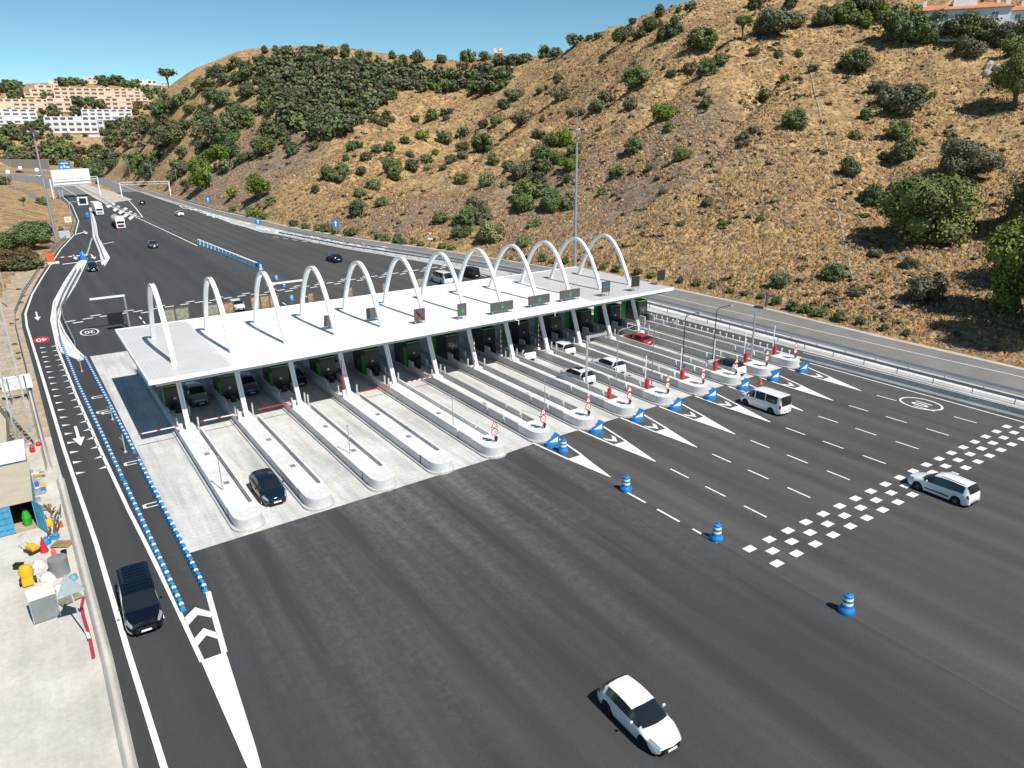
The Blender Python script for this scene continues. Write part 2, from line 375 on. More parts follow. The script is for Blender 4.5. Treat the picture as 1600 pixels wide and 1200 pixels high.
def build_terrain():
    az = np.radians(np.arange(-45, 108, .3)); D = np.r_[np.geomspace(2, 80, 40)[:-1], np.geomspace(80, 1300, 330), np.geomspace(1350, 2200, 8)]
    A, DD = np.meshgrid(az, D, indexing='ij'); X = DD*np.sin(A); Y = DD*np.cos(A); Z = TH(X, Y)
    na, nd = A.shape; v = np.c_[X.ravel(), Y.ravel(), Z.ravel()]
    i = np.arange(na-1)[:, None]*nd+np.arange(nd-1)[None]; i = i.ravel(); print('terrain max', Z.max(), X.min(), X.max(), Y.min(), Y.max())
    f = np.c_[i, i+1, i+nd+1, i+nd][:, ::-1]
    me = bpy.data.meshes.new('terrain'); me.from_pydata(v.tolist(), [], f.tolist()); me.materials.append(M_hill)
    sc_ = np.full(X.shape, -.035)
    for u_, v_, r_, a_ in ((1000, 250, 26, .2), (930, 330, 20, .16), (1110, 210, 24, .16), (860, 390, 16, .12), (390, 285, 38, .25), (330, 300, 40, .22), (450, 270, 34, .2), (1030, 140, 24, .1), (1250, 300, 20, .08), (1340, 500, 14, .14), (700, 320, 20, .14), (640, 340, 22, .14), (1200, 430, 14, .1),
                         (700, 165, 50, -.3), (560, 255, 34, -.28), (900, 110, 40, -.2), (1300, 110, 34, -.22), (1480, 190, 32, -.25), (1130, 60, 34, -.15), (1500, 110, 30, -.25), (800, 200, 34, -.2), (290, 175, 60, -.25), (1450, 440, 16, -.2), (1330, 400, 16, -.1), (640, 250, 34, -.2), (960, 390, 14, -.15)):
        hp = hit(u_, v_)
        if hp: sc_ += a_*np.exp(-((X-hp[0].x)**2+(Y-hp[0].y)**2)/r_**2)
    at = me.attributes.new('scrub', 'FLOAT', 'POINT'); at.data.foreach_set('value', sc_.ravel().astype(np.float32))
    me.polygons.foreach_set('use_smooth', [True]*len(me.polygons)); me.update()
    o = bpy.data.objects.new('hillside', me); link(o); o['kind'] = 'structure'
build_terrain()
# ------------------------------------------------------------------ roads and sheets
Zr, Zc, Zm = 0.0, .012, .02
XL = [(-60, .1), (28, .0), (38, -.1), (51, -.3), (71, -.8), (102, -1.3), (125, -1.8), (135, -1.7), (150, -.2), (173, 2.5), (212, 7.9), (245, 13.6), (284, 17.5), (355, 20.5), (420, 20.)]
LLINE = [(0.9, -40), (0.9, 28.9), (0.7, 38.1), (0.5, 51.5), (-0.1, 71.3), (-0.7, 102.1), (-1.2, 125.4), (-1.1, 135.3), (.4, 152), (3.1, 173.0), (8.5, 211.7), (14.3, 245.5), (18.2, 283.8), (21.5, 355.4), (21.7, 420.0)]
ys = [-60, 0, 28, 38, 51, 71, 90, 102, 115, 125, 135, 150, 173, 190, 212, 230, 245, 265, 284, 320, 355, 390, 420]
s_ = MB(); s_.strip([(interp(XL, y), y) for y in ys], [(34.9, y) for y in ys], Zr); s_.sheet('toll_plaza_road', M_asW)
XR = [(-60, 74.9), (25, 75.2), (75, 74.5), (90, 74.4), (115, 74.6), (120, 74.7), (145, 70.6), (166, 65.5), (215, 58.7), (241, 56.8), (306, 58.2), (357, 56.5), (420, 56.5)]
ys2 = [-60, 0, 25, 50, 75, 90, 115, 134, 150, 170, 190, 215, 241, 270, 306, 357, 390, 420]
s_ = MB(); s_.strip([(34.9, y) for y in ys2], [(interp(XR, y), y) for y in ys2], Zr); s_.sheet('entry_road', M_asE)
# far motorway, two carriageways turning left towards the horizon
farL = [(19.5, 420), (21.5, 470), (17, 540), (2, 620), (-30, 700), (-80, 770), (-150, 830)]
farR = [(42, 420), (43, 480), (40, 545), (27, 635), (-4, 722), (-55, 795), (-130, 860)]
s_ = MB(); s_.strip(farL, farR, Zr)
s_.strip([(46, 420), (47.5, 480), (46, 560), (36, 650), (8, 735), (-45, 812), (-120, 878)], [(56.5, 420), (60, 512), (60, 580), (52, 665), (24, 755), (-30, 832), (-110, 895)], Zr)
s_.sheet('motorway', M_service)
ysx = [20+10*i for i in range(83)]
s_ = MB(); s_.strip([(interp(XN, y), y) for y in [-60, -20]+ysx], [(interp(XE, y)-.4, y) for y in [-60, -20]+ysx], .004); s_.sheet('service_road', M_service)
s_ = MB(); s_.strip([(75.9, -20), (75.9, 50), (75.4, 115)], [(78.1, -20), (78.2, 50), (77.6, 115)], .001); s_.sheet('drain_strip', M_asE)
s_ = MB(); s_.strip([(79.5, -20), (79.8, 50), (80.0, 90)], [(80.9, -20), (81.0, 50), (81.5, 90)], .006); s_.sheet('pale_strip', M_concw)
s_ = MB(); s_.strip([(interp(XR, y)+(.1 if y < 420 else 0), y) for y in ys2], [(interp(XN, y)+.05, y) for y in ys2], -.02); s_.sheet('median_verge', M_conc)
s_ = MB(); s_.strip([(interp(XE, y)-.45, y) for y in [-60, -20]+ysx], [(interp(XE, y)+random.uniform(.2, .9), y) for y in [-60, -20]+ysx], .02); s_.sheet('verge_kerb', M_verge)
# concrete gravel between the far carriageways
s_ = MB(); s_.flat([g(115, 290), g(135, 288), g(178, 300), g(207, 312), g(165, 319), g(140, 305)], .01); s_.sheet('median_paving', M_verge)
# toll apron
s_ = MB(); s_.flat([(5.4, 46.6), (29.1, 47.4), (34.9, 47.9), (74.2, 48.9), (74.2, 101), (4.8, 102.3)], Zc); s_.sheet('toll_apron', M_apron)
# yard (west)
s_ = MB(); s_.strip([(-60, -20), (-60, 30), (-60, 75)], [(.6, -20), (.5, 30), (-.5, 75)], -.004); s_.sheet('yard', M_yard)
s_ = MB(); s_.strip([(-50, 75), (-45, 100), (-40, 130), (-25, 165), (-8, 195)], [(-.6, 75), (-1.1, 100), (-1.6, 130), (.8, 160), (5.0, 192)], -.01); s_.sheet('sandy_ground', M_dirt)
# service yard side drive to the left, far slip road
s_ = MB(); s_.strip([g(0, 345), g(30, 336), g(55, 322), g(60, 308), g(45, 298), g(20, 290)], [g(0, 328), g(24, 322), g(44, 312), g(45, 304), g(34, 298), g(8, 291)], .008); s_.sheet('slip_road', M_service)
# ------------------------------------------------------------------ markings
mk = MB()
mk.line(LLINE, .28, Zm)
inner = [g(*p) for p in [(0, 0), (316, 1034), (272, 940), (228, 850), (200, 795), (160, 710), (120, 620), (90, 545), (80, 500), (84, 472), (100, 442), (118, 415), (130, 402), (136, 397)]]
mk.line(inner[1:], .25, Zm)
mk.line([g(*p) for p in [(136, 397), (139, 388), (141, 380), (144, 372)]], .35, Zm, dash=(1.2, 1.2))
mk.line([g(*p) for p in [(141, 330), (144, 350), (146, 370), (156, 394), (160, 414)]], .25, Zm)
mk.line([g(*p) for p in [(144, 330), (150, 350), (153, 370), (164, 390), (171, 403), (163, 416)]], .22, Zm)
mk.line([g(*p) for p in [(137, 404), (130, 420), (117, 446), (97, 478), (92, 500), (101, 520), (118, 545), (134, 560)]], .22, Zm)
mk.line([g(*p) for p in [(115, 367), (135, 362)]], .8, Zm); mk.line([g(*p) for p in [(98, 413), (122, 410)]], .9, Zm)
mk.line([g(*p) for p in [(158, 382), (178, 378)]], .6, Zm); mk.line([g(*p) for p in [(138, 411), (160, 407)]], .8, Zm)
# gore triangle bottom left with chevrons
mk.flat([g(314, 1033), g(353, 1019), g(400, 1168), g(418, 1235), g(402, 1235)], Zm+.004)
mk.line([g(325, 925), g(351, 1020)], .3, Zm)
for pl_ in (((287.4, 966.7), (304.9, 949.2), (329.7, 956.5), (330.3, 965.2), (309, 961), (294, 977.8)), ((303.4, 998.8), (318, 981.9), (338.4, 988.6), (340.5, 998.8), (322.4, 993), (308.7, 1009.9))): mk.flat([g(*p) for p in pl_], Zm)
# saw teeth along the ramp
for k in range(19):
    y = 64.5+k*2.55
    xa = .35-(y-60)*.012
    mk.flat([(xa+.05, y), (xa+.05, y+.55), (xa+.75, y+.1)], Zm)
    xb = interp([(32, 3.72), (55, 2.9), (68, 2.6), (86, 2.1), (109, 1.7), (128, 2.)], y)
    mk.flat([(xb-.05, y), (xb-.05, y+.55), (xb-.75, y+.1)], Zm)
def arrow(cx, cy, L, w, sgn=-1, zz=Zm, m=None):
    y0 = cy-sgn*L/2; y1 = cy+sgn*L*.1; y2 = cy+sgn*L/2
    mk.flat([(cx-w*.13, y0), (cx+w*.13, y0), (cx+w*.13, y1), (cx-w*.13, y1)], zz)
    mk.flat([(cx-w/2, y1), (cx+w/2, y1), (cx, y2)], zz)
x, y = g(122, 681); arrow(x, y, 5.6, 1.0)
x, y = g(58, 494); arrow(x, y, 7, .9)
x, y = g(145, 401); arrow(x, y, 9, 1.2)
x, y = g(133, 363); arrow(x, y, 10, 1.2); x, y = g(117, 402); arrow(x, y, 9, 1.1)
# plates in the closed strip
for (u, v) in ((236, 792), (205, 726), (160, 645), (152, 622), (168, 646)):
    x, y = g(u, v); mk.line([(x-.4, y), (x+.6, y)], .14, Zm+.001); mk.line([(x-.4, y+.6), (x+.6, y+.6)], .14, Zm+.001); mk.line([(x-.4, y), (x-.4, y+.6)], .22, Zm+.002)
# back dashed double stop line
for k in range(30):
    x0 = 3.6+k*2.35; yb = 124.7+x0*.11
    mk.line([(x0, yb), (x0+1.4, yb+.15)], .5, Zm); mk.line([(x0+1.2, yb+1.6), (x0+2.6, yb+1.75)], .5, Zm) if k % 2 else mk.line([(x0+.9, yb-1.6), (x0+2.3, yb-1.45)], .5, Zm)
for xx in (13.3, 34.2, 39.): mk.line([(xx, 106), (xx, 122)], .2, Zm, dash=(2, 1.5))
# entry side: lane dashes, gores and chequers
ISX = [9.75+5.156*i for i in range(13)]
for i in range(5, 13):
    c = ISX[i]+.1; t = 35.5+4.97*(i-5); ye = 48.2; m_ = (c+t)/2
    mk.line([(c-1.2, ye-.2), (m_-.72, 43.5)], .2, Zm); mk.line([(c+1.2, ye-.6), (m_+.72, 43.5)], .2, Zm)
    mk.flat([(m_-.8, 43.6), (m_+.8, 43.6), (t+.06, 39.0), (t-.06, 39.0)], Zm+.004)
    if i > 5: mk.flat([(m_-.55, 45.3), (m_, 44.5), (m_+.55, 45.3), (m_+.55, 44.75), (m_, 43.9), (m_-.55, 44.75)], Zm)
    mk.line([(t, 37.3), (t+.1*(i-8), 27.)], .15, Zm, dash=(2.0, 1.75)) if i > 5 else None
mk.line([(34.8, 36.5), (34.8, 27)], .18, Zm, dash=(2.2, 1.2))
for k in range(20):
    x = 35.55+k*2.0; y = 25.5
    for j, (dx, dy) in enumerate(((0, 0), (1.0, -1.02), (0, -2.1))):
        xx = x+dx
        if xx < 73.4: mk.flat([(xx, y+dy), (xx+.82, y+dy), (xx+.82, y+dy+.58), (xx, y+dy+.58)], Zm)
mk.line([(74.2, -20), (74.4, 48)], .18, Zm)
mk.line([(73.9, 50), (73.8, 90)], .3, Zm)
mk.line([(88.6, -40), (88.6, 31), (88.2, 45), (87.9, 64), (87.4, 90), (84, 118), (78, 150), (72, 175)], .16, Zm)
# east edge behind the toll
mk.line([g(*p) for p in [(175, 283), (205, 295), (250, 311), (300, 327), (340, 340), (410, 363), (480, 372)]], .35, Zm)
mk.line([g(*p) for p in [(428, 370), (480, 378), (540, 386), (610, 397)]], .3, Zm, dash=(2.5, 2))
mk.line([g(*p) for p in [(480, 372), (560, 384), (650, 398), (740, 417)]], .25, Zm)
mk.line([g(*p) for p in [(640, 403), (690, 413), (760, 432)]], .25, Zm)
mk.line([g(*p) for p in [(100, 256+20), (130, 293), (160, 312), (195, 332), (225, 345), (270, 366), (308, 384)]], .3, Zm)
mk.line([g(*p) for p in [(95, 291), (120, 306), (136, 318)]], .3, Zm)
# hatched nose of the far median
for (a, b, c, d) in (((165, 322), (177, 317), (181, 319), (169, 325)), ((176, 328), (184, 321), (188, 323), (180, 331)), ((184, 332), (196, 324), (200, 326), (188, 335)), ((192, 337), (203, 329), (207, 331), (196, 340)), ((200, 341), (211, 333), (214, 335), (204, 344))):
    mk.flat([g(*a), g(*b), g(*c), g(*d)], Zm)
mk.line([g(*p) for p in [(165, 319), (200, 312), (212, 325), (224, 341)]], .35, Zm+.002); mk.line([g(*p) for p in [(165, 319), (190, 330), (224, 341)]], .35, Zm+.001)
mk.sheet('road_marking', M_white)
# plaster-white spill strips left of the service road beyond the toll (rough resurfacing)
mk = MB()
P = [g(*p) for p in [(275, 322), (330, 338), (390, 354), (440, 366), (520, 378), (600, 390)]]
for k in range(150):
    i = random.randrange(len(P)-1); t = random.random(); a = Vector(P[i]).lerp(Vector(P[i+1]), t)
    a.x += random.uniform(-.2, 2.6); w = random.uniform(.2, .9); h = random.uniform(.6, 2.8)
    mk.flat([(a.x-w, a.y-h), (a.x+w*.4, a.y-h*.6), (a.x+w, a.y+h), (a.x-w*.5, a.y+h*.7)], Zm+.002+k*.0002)
mk.sheet('resurfacing_patches', M_concw)
# painted figures, upright for a driver coming towards the camera
def road_text(body, u, v, size, m, sy=1.6, name='painted_number'):
    x, y = g(u, v); o = text_mesh(name, body, size, m, mat4=Matrix.Translation((x, y, Zm+.012)) @ Matrix.Rotation(math.pi, 4, 'Z') @ Matrix.Diagonal((1, sy, .2, 1)))
    o['kind'] = 'structure'; return o
def ell(u, v, rx, ry, m, name, w=None, z=Zm+.004):
    x, y = g(u, v); q = MB(); N = 32
    o = [(x+rx*math.cos(t*2*math.pi/N), y+ry*math.sin(t*2*math.pi/N)) for t in range(N+1)]
    if w is None: q.flat(o[:-1], z)
    else: q.line(o, w, z)
    q.sheet(name, m)
ell(65, 531, .98, 2.0, M_red, 'painted_red_oval'); road_text('40', 65, 531, 1.3, M_white, 2.0)
ell(140, 519, 1.1, 2.15, M_white, 'painted_oval', .2); road_text('20', 140, 519, 1.25, M_white, 2.0)
ell(1439, 631, 1.5, 1.95, M_white, 'painted_oval', .2); o = road_text('10', 1439, 631, 1.5, M_white, 1.5)
# raised concrete medians with double rails near the ramp
def median(pl, name, label, h=.18, m=M_concw):
    q = MB(); q.prism([g(*p) for p in pl], -.05, h); o = q.build(name, m); tag(o, kind='structure'); return o
median([(95, 552), (88, 530), (82, 500), (87, 470), (101, 442), (119, 415), (131, 403), (136, 400), (136, 405), (128, 421), (115, 447), (95, 478), (90, 500), (98, 521), (115, 545), (131, 562), (122, 564)], 'splitter_island', '')
median([(139, 325), (144, 347), (147, 372), (156, 394), (161, 413), (163, 416), (170, 404), (163, 391), (152, 371), (149, 350), (143, 325)], 'splitter_island', '')
# ------------------------------------------------------------------ toll islands
NI = 13
def outline(x0, x1, ya, yb, nose=1.1, n=8):
    """island plan: square at the far end yb, rounded at the near end ya"""
    c = (x0+x1)/2; r = (x1-x0)/2; pts = [(x0, yb), (x0, ya+nose+1.6)]
    for k in range(n+1):
        t = math.pi+math.pi*k/n; pts.append((c+r*math.cos(t), ya+nose+nose*math.sin(t)))
    pts += [(x1, ya+nose+1.6), (x1, yb)]; return pts
isl_names = ['broad pale island beside the fenced left lane, first from the left', 'broad island between the dark blue car and a striped barrier rail', 'third concrete island from the left, thin pole standing mid way', 'fourth island from the left with a bare rounded nose',
 'island whose nose carries a speed sign but no blue wedge', 'sixth island from the left, beside the barrel at the paint tip', 'seventh island from the left, no red cabinet on its nose', 'island with first red cabinet, left of the tall white lamp post lane', 'island right of the white hatchback with a red cabinet', 'island between the two white car lanes and the red car lane', 'island left of the white car with black roof at its nose', 'island right of the white car with black roof, orange cone at its nose', 'rightmost island beside the blue delineator row']
ISL = []
for i in range(NI):
    c = ISX[i]; low = i < 4; x0, x1 = (c-1.0, c+.95) if low else (c-.98, c+.98)
    root = empty('toll_island', (c, 47.6, 0), label=isl_names[i], cat='traffic island', group='concrete islands between the toll lanes')
    def L(pts): return [(p[0]-c, p[1]-47.6) for p in pts]
    ya = 47.1 + (.35 if i > 4 else 0)+i*.02; ye = 92
    b = MB(); b.prism(L(outline(x0-.22, x1+.16, ya-.12, ye)), 0, .16); b.build('kerb', M_conc, root)
    if low:
        b = MB()
        # body with a slot beside the right hand parapet
        b.prism(L(outline(x0, x1-.42, ya+2.6, ye, .02, 2)), .165, .86)
        b.build('body', M_concw, root, bevel=.03)
        b = MB(); nz = outline(x0, x1, ya, ya+2.58, 1.15, 14); b.prism(L(nz), .165, .92); b.build('nose', M_concw, root)
        b = MB(); b.box(x1-.2-c, x1-c, ya+2.6-47.6, 66.6-47.6, .165, 1.02); b.build('parapet', M_concw, root)
        b = MB(); b.box(x1-.42-c, x1-.2-c, ya+2.6-47.6, ye-47.6, .165, .5); b.build('slot_floor', M_conc, root)
        b = MB(); b.box(x0-.02-c, x0+.1-c, 71-47.6, ye-47.6, .861, 1.35); b.build('wall_coping', M_conc, root)
    else:
        b = MB(); b.prism(L(outline(x0+.18, x1-.18, ya+3.0, ye, .02, 2)), .165, .42 if i > 4 else .6); b.build('floor', M_concw, root)
        b = MB(); nz = outline(x0, x1, ya, ya+2.98, 1.15, 14); b.prism(L(nz), .165, .93); b.build('nose', M_concw, root)
        for side in (0, 1):
            gaps = [ya+3.0+2.4, ya+3+5.2] if side == 0 else [ya+3+2.2, ya+3+4.6]
            segs = [(ya+3.0, gaps[0]-.15), (gaps[0]+.12, gaps[1]-.12), (gaps[1]+.1, 71.5)] if i > 4 else [(ya+3.0, gaps[0]-.1), (gaps[0]+.1, 71.5)]
            b = MB()
            for a, e in segs:
                if side == 0: b.box(x0-c, x0+.17-c, a-47.6, e-47.6, .165, .98)
                else: b.box(x1-.17-c, x1-c, a-47.6, e-47.6, .165, 1.0)
            b.build('parapet', M_conc if i > 4 else M_concw, root)
    # rear section below the canopy, square bollards at its start
    for yy, hh in ((72.3, 1.25), (77.2, 1.25)):
        for sx in (-1, 1):
            b = MB(); b.box(sx*.88-.08, sx*.88+.08, yy-47.6-.55, yy-47.6+.55, .5, hh+.2); b.build('guard_slab', M_conc, root)
    for yy in (67.4, 68.4):
        for sx in (-1, 1):
            if (i+int(yy)+sx) % 3: b = MB(); b.box(sx*.8-.07, sx*.8+.07, yy-47.6-.07, yy-47.6+.07, .4, 1.75); b.build('bollard', M_alu if i % 2 else M_conc, root)
    for yy in ((54, 60.5) if low else (58,)):
        b = MB(); b.box(-.2, .2, yy-47.6-.28, yy-47.6+.28, .861 if low else (.421 if i > 4 else .601), .875 if low else (.44 if i > 4 else .615)); b.build('inspection_cover', M_tarp, root)
    ISL.append(root)
# ------------------------------------------------------------------ booths
for i in range(NI):
    c = ISX[i]; y0 = 73.2
    root = empty('toll_booth', (c, y0, 0), label='black and green booth on the '+['first', 'second', 'third', 'fourth', 'fifth', 'sixth', 'seventh', 'eighth', 'ninth', 'tenth', 'eleventh', 'twelfth', 'thirteenth'][i]+' island from the left', cat='toll booth', group='toll booths under the canopy')
    b = MB(); b.box(-.86, .86, 0, 3.6, .45, 3.1); b.build('cabin', M_booth, root)
    b = MB(); b.box(-.84, .84, .02, 3.55, 3.1, 3.35)
    for k in range(6): b.box(-.8+k*.28, -.7+k*.28, .1, 3.4, 3.351, 3.42)
    b.build('roof_unit', M_blk, root)
    b = MB()
    for z in (3.36,):
        b.bar((-.9, -.03, z), (.9, -.03, z), .09); b.bar((-.9, 0, z), (-.9, 3.6, z), .09); b.bar((.9, 0, z), (.9, 3.6, z), .09); b.bar((-.86, 3.6, z), (.86, 3.6, z), .085)
    b.build('green_frame', M_green, root)
    b = MB(); 
    if i < 6: b.box(-.93, -.87, .15, .85, .5, 2.75)
    else: b.box(.2, .84, 3.75, 3.85, .9, 3.5); b.box(-.93, -.87, 2.6, 3.5, .5, 3.3)
    b.build('green_panel', M_green, root)
    if i >= 6:
        b = MB(); b.box(-.6, .6, -.03, .0, 1.5, 2.5); b.build('window', M_glassb, root)
    b = MB(); b.box(-.12, .12, -.05, 0, 1.95, 2.15); b.build('notice', M_refl if i % 4 == 3 else M_galv, root)
    b = MB(); b.box(-.92, -.865, 1.2, 2.3, 1.4, 2.4); b.build('window', M_glassb, root)
    b = MB(); b.lathe([(.3, 0), (.3, .5), (.26, 1.15)], (0, -.9, .45), 10); b.build('litter_drum', M_blk, root)
# ------------------------------------------------------------------ canopy with arches
RX0, RX1 = 6.9, 69.4; RZ = 6.7
def ryf(x): return 64.6+(x-RX0)*.018
def ryb(x): return 85.5
can = empty('toll_canopy', (38, 75, 0), label='long white flat toll canopy pierced by twelve parabolic arches', cat='canopy')
def rel(v): return [(p[0]-38, p[1]-75, p[2]) for p in v]
m, q, P = newmat('roof_sheet', .45)
sx = q.n('ShaderNodeSeparateXYZ'); q.l(P, sx.inputs[0])
w = q.n('ShaderNodeTexWave', wave_type='BANDS', bands_direction='X'); w.inputs['Scale'].default_value = .95; q.l(P, w.inputs['Vector'])
r1 = q.ramp(w.outputs['Fac'], [(0, .86), (.12, 1.), (1, 1.)])
mr = q.n('ShaderNodeMapRange'); q.l(sx.outputs[0], mr.inputs[0]); mr.inputs[1].default_value = -40; mr.inputs[2].default_value = 40
fresh = q.ramp(mr.outputs[0], [(0, (.60, .59, .58)), (.195, (.60, .59, .58)), (.20, (.84, .84, .84)), (.72, (.84, .84, .84)), (.73, (.55, .54, .53)), (1, (.55, .54, .53))])
c_ = q.mix(1, fresh, r1, 'MULTIPLY'); c_ = q.mix(1, c_, q.ramp(q.noise(P, .5, 4, .6), [(.3, .93), (.7, 1.03)]), 'MULTIPLY')
c_ = q.mix(1, c_, q.ramp(q.noise(P, 1, 5, .7, (1.2, .1, 1)), [(.3, 1.), (.62, 1.), (.8, .8)]), 'MULTIPLY')
q.l(c_, q.b.inputs['Base Color']); M_roof = m
b = MB()
pl = [(RX0, ryf(RX0)), (RX1, ryf(RX1)), (RX1, 85.5), (RX0, 85.5)]
b.prism([(x-38, y-75) for x, y in pl], RZ-.16, RZ); b.build('roof', M_roof, can)
b = MB()
b.prism([(RX0-.12-38, ryf(RX0)-.15-75), (RX1+.12-38, ryf(RX1)-.15-75), (RX1+.12-38, ryf(RX1)-75-.002), (RX0-.12-38, ryf(RX0)-75-.002)], RZ-.3, RZ+.06)
b.prism([(RX0-.12-38, 85.502-75), (RX1+.12-38, 85.502-75), (RX1+.12-38, 85.65-75), (RX0-.12-38, 85.65-75)], RZ-.28, RZ+.06)
b.box(RX0-.12-38, RX0-.002-38, ryf(RX0)-75, 85.5-75, RZ-.3, RZ+.055); b.box(RX1+.002-38, RX1+.12-38, ryf(RX1)-75, 85.5-75, RZ-.3, RZ+.055)
b.build('fascia', M_wpaint, can)
b = MB(); b.prism([(RX0+.5-38, ryf(RX0)+.6-75), (RX1-.5-38, ryf(RX1)+.6-75), (RX1-.5-38, 85-75), (RX0+.5-38, 85-75)], RZ-.75, RZ-.17); b.build('soffit', M_galv, can)
b = MB()
for y in (69.2, 75.4, 80.9): b.box(RX0+.1-38, RX1-.1-38, y-75, y+.05-75, RZ+.002, RZ+.03)
b.build('roof_joint', M_conc, can)
def arch_pts(i):
    yc = 74.25+.14*i; top = 12.95-.025*i; P = []
    D = 5.1; k = (top-7.05)/D**2; sl = 2.55
    for s in (-1,): pass
    n = 22
    lo = .45; ext = (7.05-lo)/sl
    P.append((yc-D-ext, lo)); P.append((yc-D-ext*.5, lo+(7.05-lo)*.5))
    for j in range(n+1):
        d = -D+2*D*j/n; P.append((yc+d, top-k*abs(d)**2.0))
    P.append((yc+D+ext*.5, lo+(7.05-lo)*.5)); P.append((yc+D+ext, lo)); return P
def arch_mb(i):
    P = arch_pts(i); b = MB(); N = len(P); S = []
    sec = [(-.2, -.16), (.2, -.16), (.2, .17), (.06, .17), (.035, .04), (-.035, .04), (-.06, .17), (-.2, .17)]
    for j, (y, z) in enumerate(P):
        a = P[max(j-1, 0)]; c = P[min(j+1, N-1)]; d = Vector((c[0]-a[0], c[1]-a[1])).normalized(); nn = Vector((-d.y, d.x))
        for sx_, so in sec: S.append((sx_, y+nn.x*so-75, z+nn.y*so))
    K = len(sec); fs = [(j*K+k, j*K+(k+1) % K, (j+1)*K+(k+1) % K, (j+1)*K+k) for j in range(N-1) for k in range(K)]
    fs += [tuple(range(K)), tuple(range((N-1)*K, N*K))]
    b.add(S, fs); return b
for i in range(12):
    a = arch_mb(i).build('arch', M_wpaint, can, smooth=35); a.location.x = ISX[i]-.15-38
    b = MB(); y0, _ = arch_pts(i)[0]; b.box(-.4, .4, y0-.45-75, y0+.45-75, .4, .95); o = b.build('arch_footing', M_concw, a)
# small fixings under the front edge
b = MB()
for px, py in ((804, 500), (861, 487)):
    x, y = g(px, py, 6.4); b.tube([(x-38, y-75-.1, 6.45), (x+.35-38, y-.3-75, 6.35), (x+.35-38, y-.3-75, 5.9)], .06)
b.build('camera_bracket', M_wpaint, can)
# roof signs
def led(u, v, w, h, face, label, leg=.35, kind=None):
    x, y = g(u, v, RZ); root = empty('lane_sign', (x, y, RZ), label=label, cat='lane sign', group='electronic signs on the canopy roof')
    b = MB(); b.box(-w/2, w/2, 0, .18, leg, leg+h)
    n = max(2, int(w/.28))
    for k in range(1, n): b.box(-w/2+k*w/n-.012, -w/2+k*w/n+.012, -.012, 0, leg+.03, leg+h-.03)
    b.build('display', M_led if face != 'blank' else M_dark, root)
    for s in (-1, 1):
        b = MB(); b.box(s*w*.42-.04, s*w*.42+.04, .03, .11, .02, leg); b.bar((s*w*.42, .12, leg*.9), (s*w*.42, 1.0, .03), .04); b.build('leg', M_galv, root)
    b = MB(); z = leg+h/2
    if face == 'down': b.box(-.07, .07, -.04, -.014, z-.05, z+h*.3); b.add([(-.28, -.03, z), (.28, -.03, z), (0, -.03, z-h*.34)], [(0, 1, 2)]); b.build('green_arrow', M_ledg, root)
    elif face == 'x':
        b.bar((-w*.36, -.03, z-h*.36), (w*.36, -.03, z+h*.36), .26, .012); b.bar((-w*.36, -.045, z+h*.36), (w*.36, -.045, z-h*.36), .26, .012); b.build('red_cross', M_ledr, root)
    elif face == 'bars':
        for k in (-1, 0, 1): b.box(k*w*.27-.09, k*w*.27+.09, -.03, -.01, z-.1, z+.12)
        b.build('lit_symbol', M_signb, root)
    return root
led(515, 515, 1.15, 1.15, 'none', 'square grey lane sign leaning over the front of the canopy, second arch group').rotation_euler = (0, .12, .15)
r = led(585, 502, 1.6, 1.15, 'none', 'dark square sign half hidden behind the fifth arch leg')
led(657, 506, 1.25, 1.3, 'x', 'square lane sign with a red cross on the canopy roof')
led(723, 499, 1.05, 1.35, 'down', 'square lane sign with a green arrow on the canopy roof', .4)
led(785, 490, 3.0, 1.0, 'down', 'wide lane sign with green arrow, leftmost of the three wide ones')
led(843, 479, 3.0, 1.0, 'down', 'wide lane sign with green arrow, middle of the three wide ones')
led(891, 470, 3.0, 1.0, 'down', 'wide lane sign with green arrow, rightmost of the three wide ones')
led(947, 463, 1.25, 1.3, 'bars', 'small dark sign with faint blue symbols right of the wide signs', .55)
led(993, 455, 1.25, 1.3, 'blank', 'small dark blank sign near the right end of the canopy', .6)
led(1033, 445, 1.25, 1.3, 'blank', 'small dark blank sign at the right corner of the canopy', .6)
# backs of the sign boards along the rear edge
def boards(u0, u1, v, h, n, label, m):
    yb = 86.3; d0 = ray(u0, v); d1 = ray(u1, v); x0 = d0.x/d0.y*yb; x1 = d1.x/d1.y*yb; zt = CH+d0.z/d0.y*yb
    root = empty('sign_board', ((x0+x1)/2, yb, 0), label=label, cat='sign board', group='sign boards seen from behind at the rear of the canopy')
    w = x1-x0
    for k in range(n):
        a = -w/2+k*w/n; b = MB(); b.box(a+.08, a+w/n-.08, .02, .08, zt-h+.06, zt-.08); b.build('plywood_panel', m[k % len(m)], root)
    b = MB()
    for k in range(n+1): a = -w/2+k*w/n; b.bar((a, 0, zt-h), (a, 0, zt), .1)
    b.bar((-w/2, -.0, zt), (w/2, -.0, zt), .1); b.bar((-w/2, 0, zt-h), (w/2, 0, zt-h), .1); b.build('frame', M_rust, root)
    b = MB(); 
    for s in (-.4, .4): b.box(s*w-.06, s*w+.06, .1, .22, .3, zt-h+.2)
    b.build('post', M_galv, root)
boards(250, 295, 484, 1.9, 2, 'long grey board frame behind the canopy, beside the leftmost arch', [M_wood2])
boards(316, 365, 477, 1.7, 2, 'grey and brown board frame left of the small white car behind the canopy', [M_wood2, M_wood])
boards(391, 435, 464, 1.8, 3, 'brown board frame right of the small white car behind the canopy', [M_wood])
boards(480, 490, 458, 1.4, 1, 'narrow brown board beside the fourth arch', [M_wood])
boards(540, 551, 449, 1.5, 1, 'narrow brown board beside the fifth arch', [M_wood])
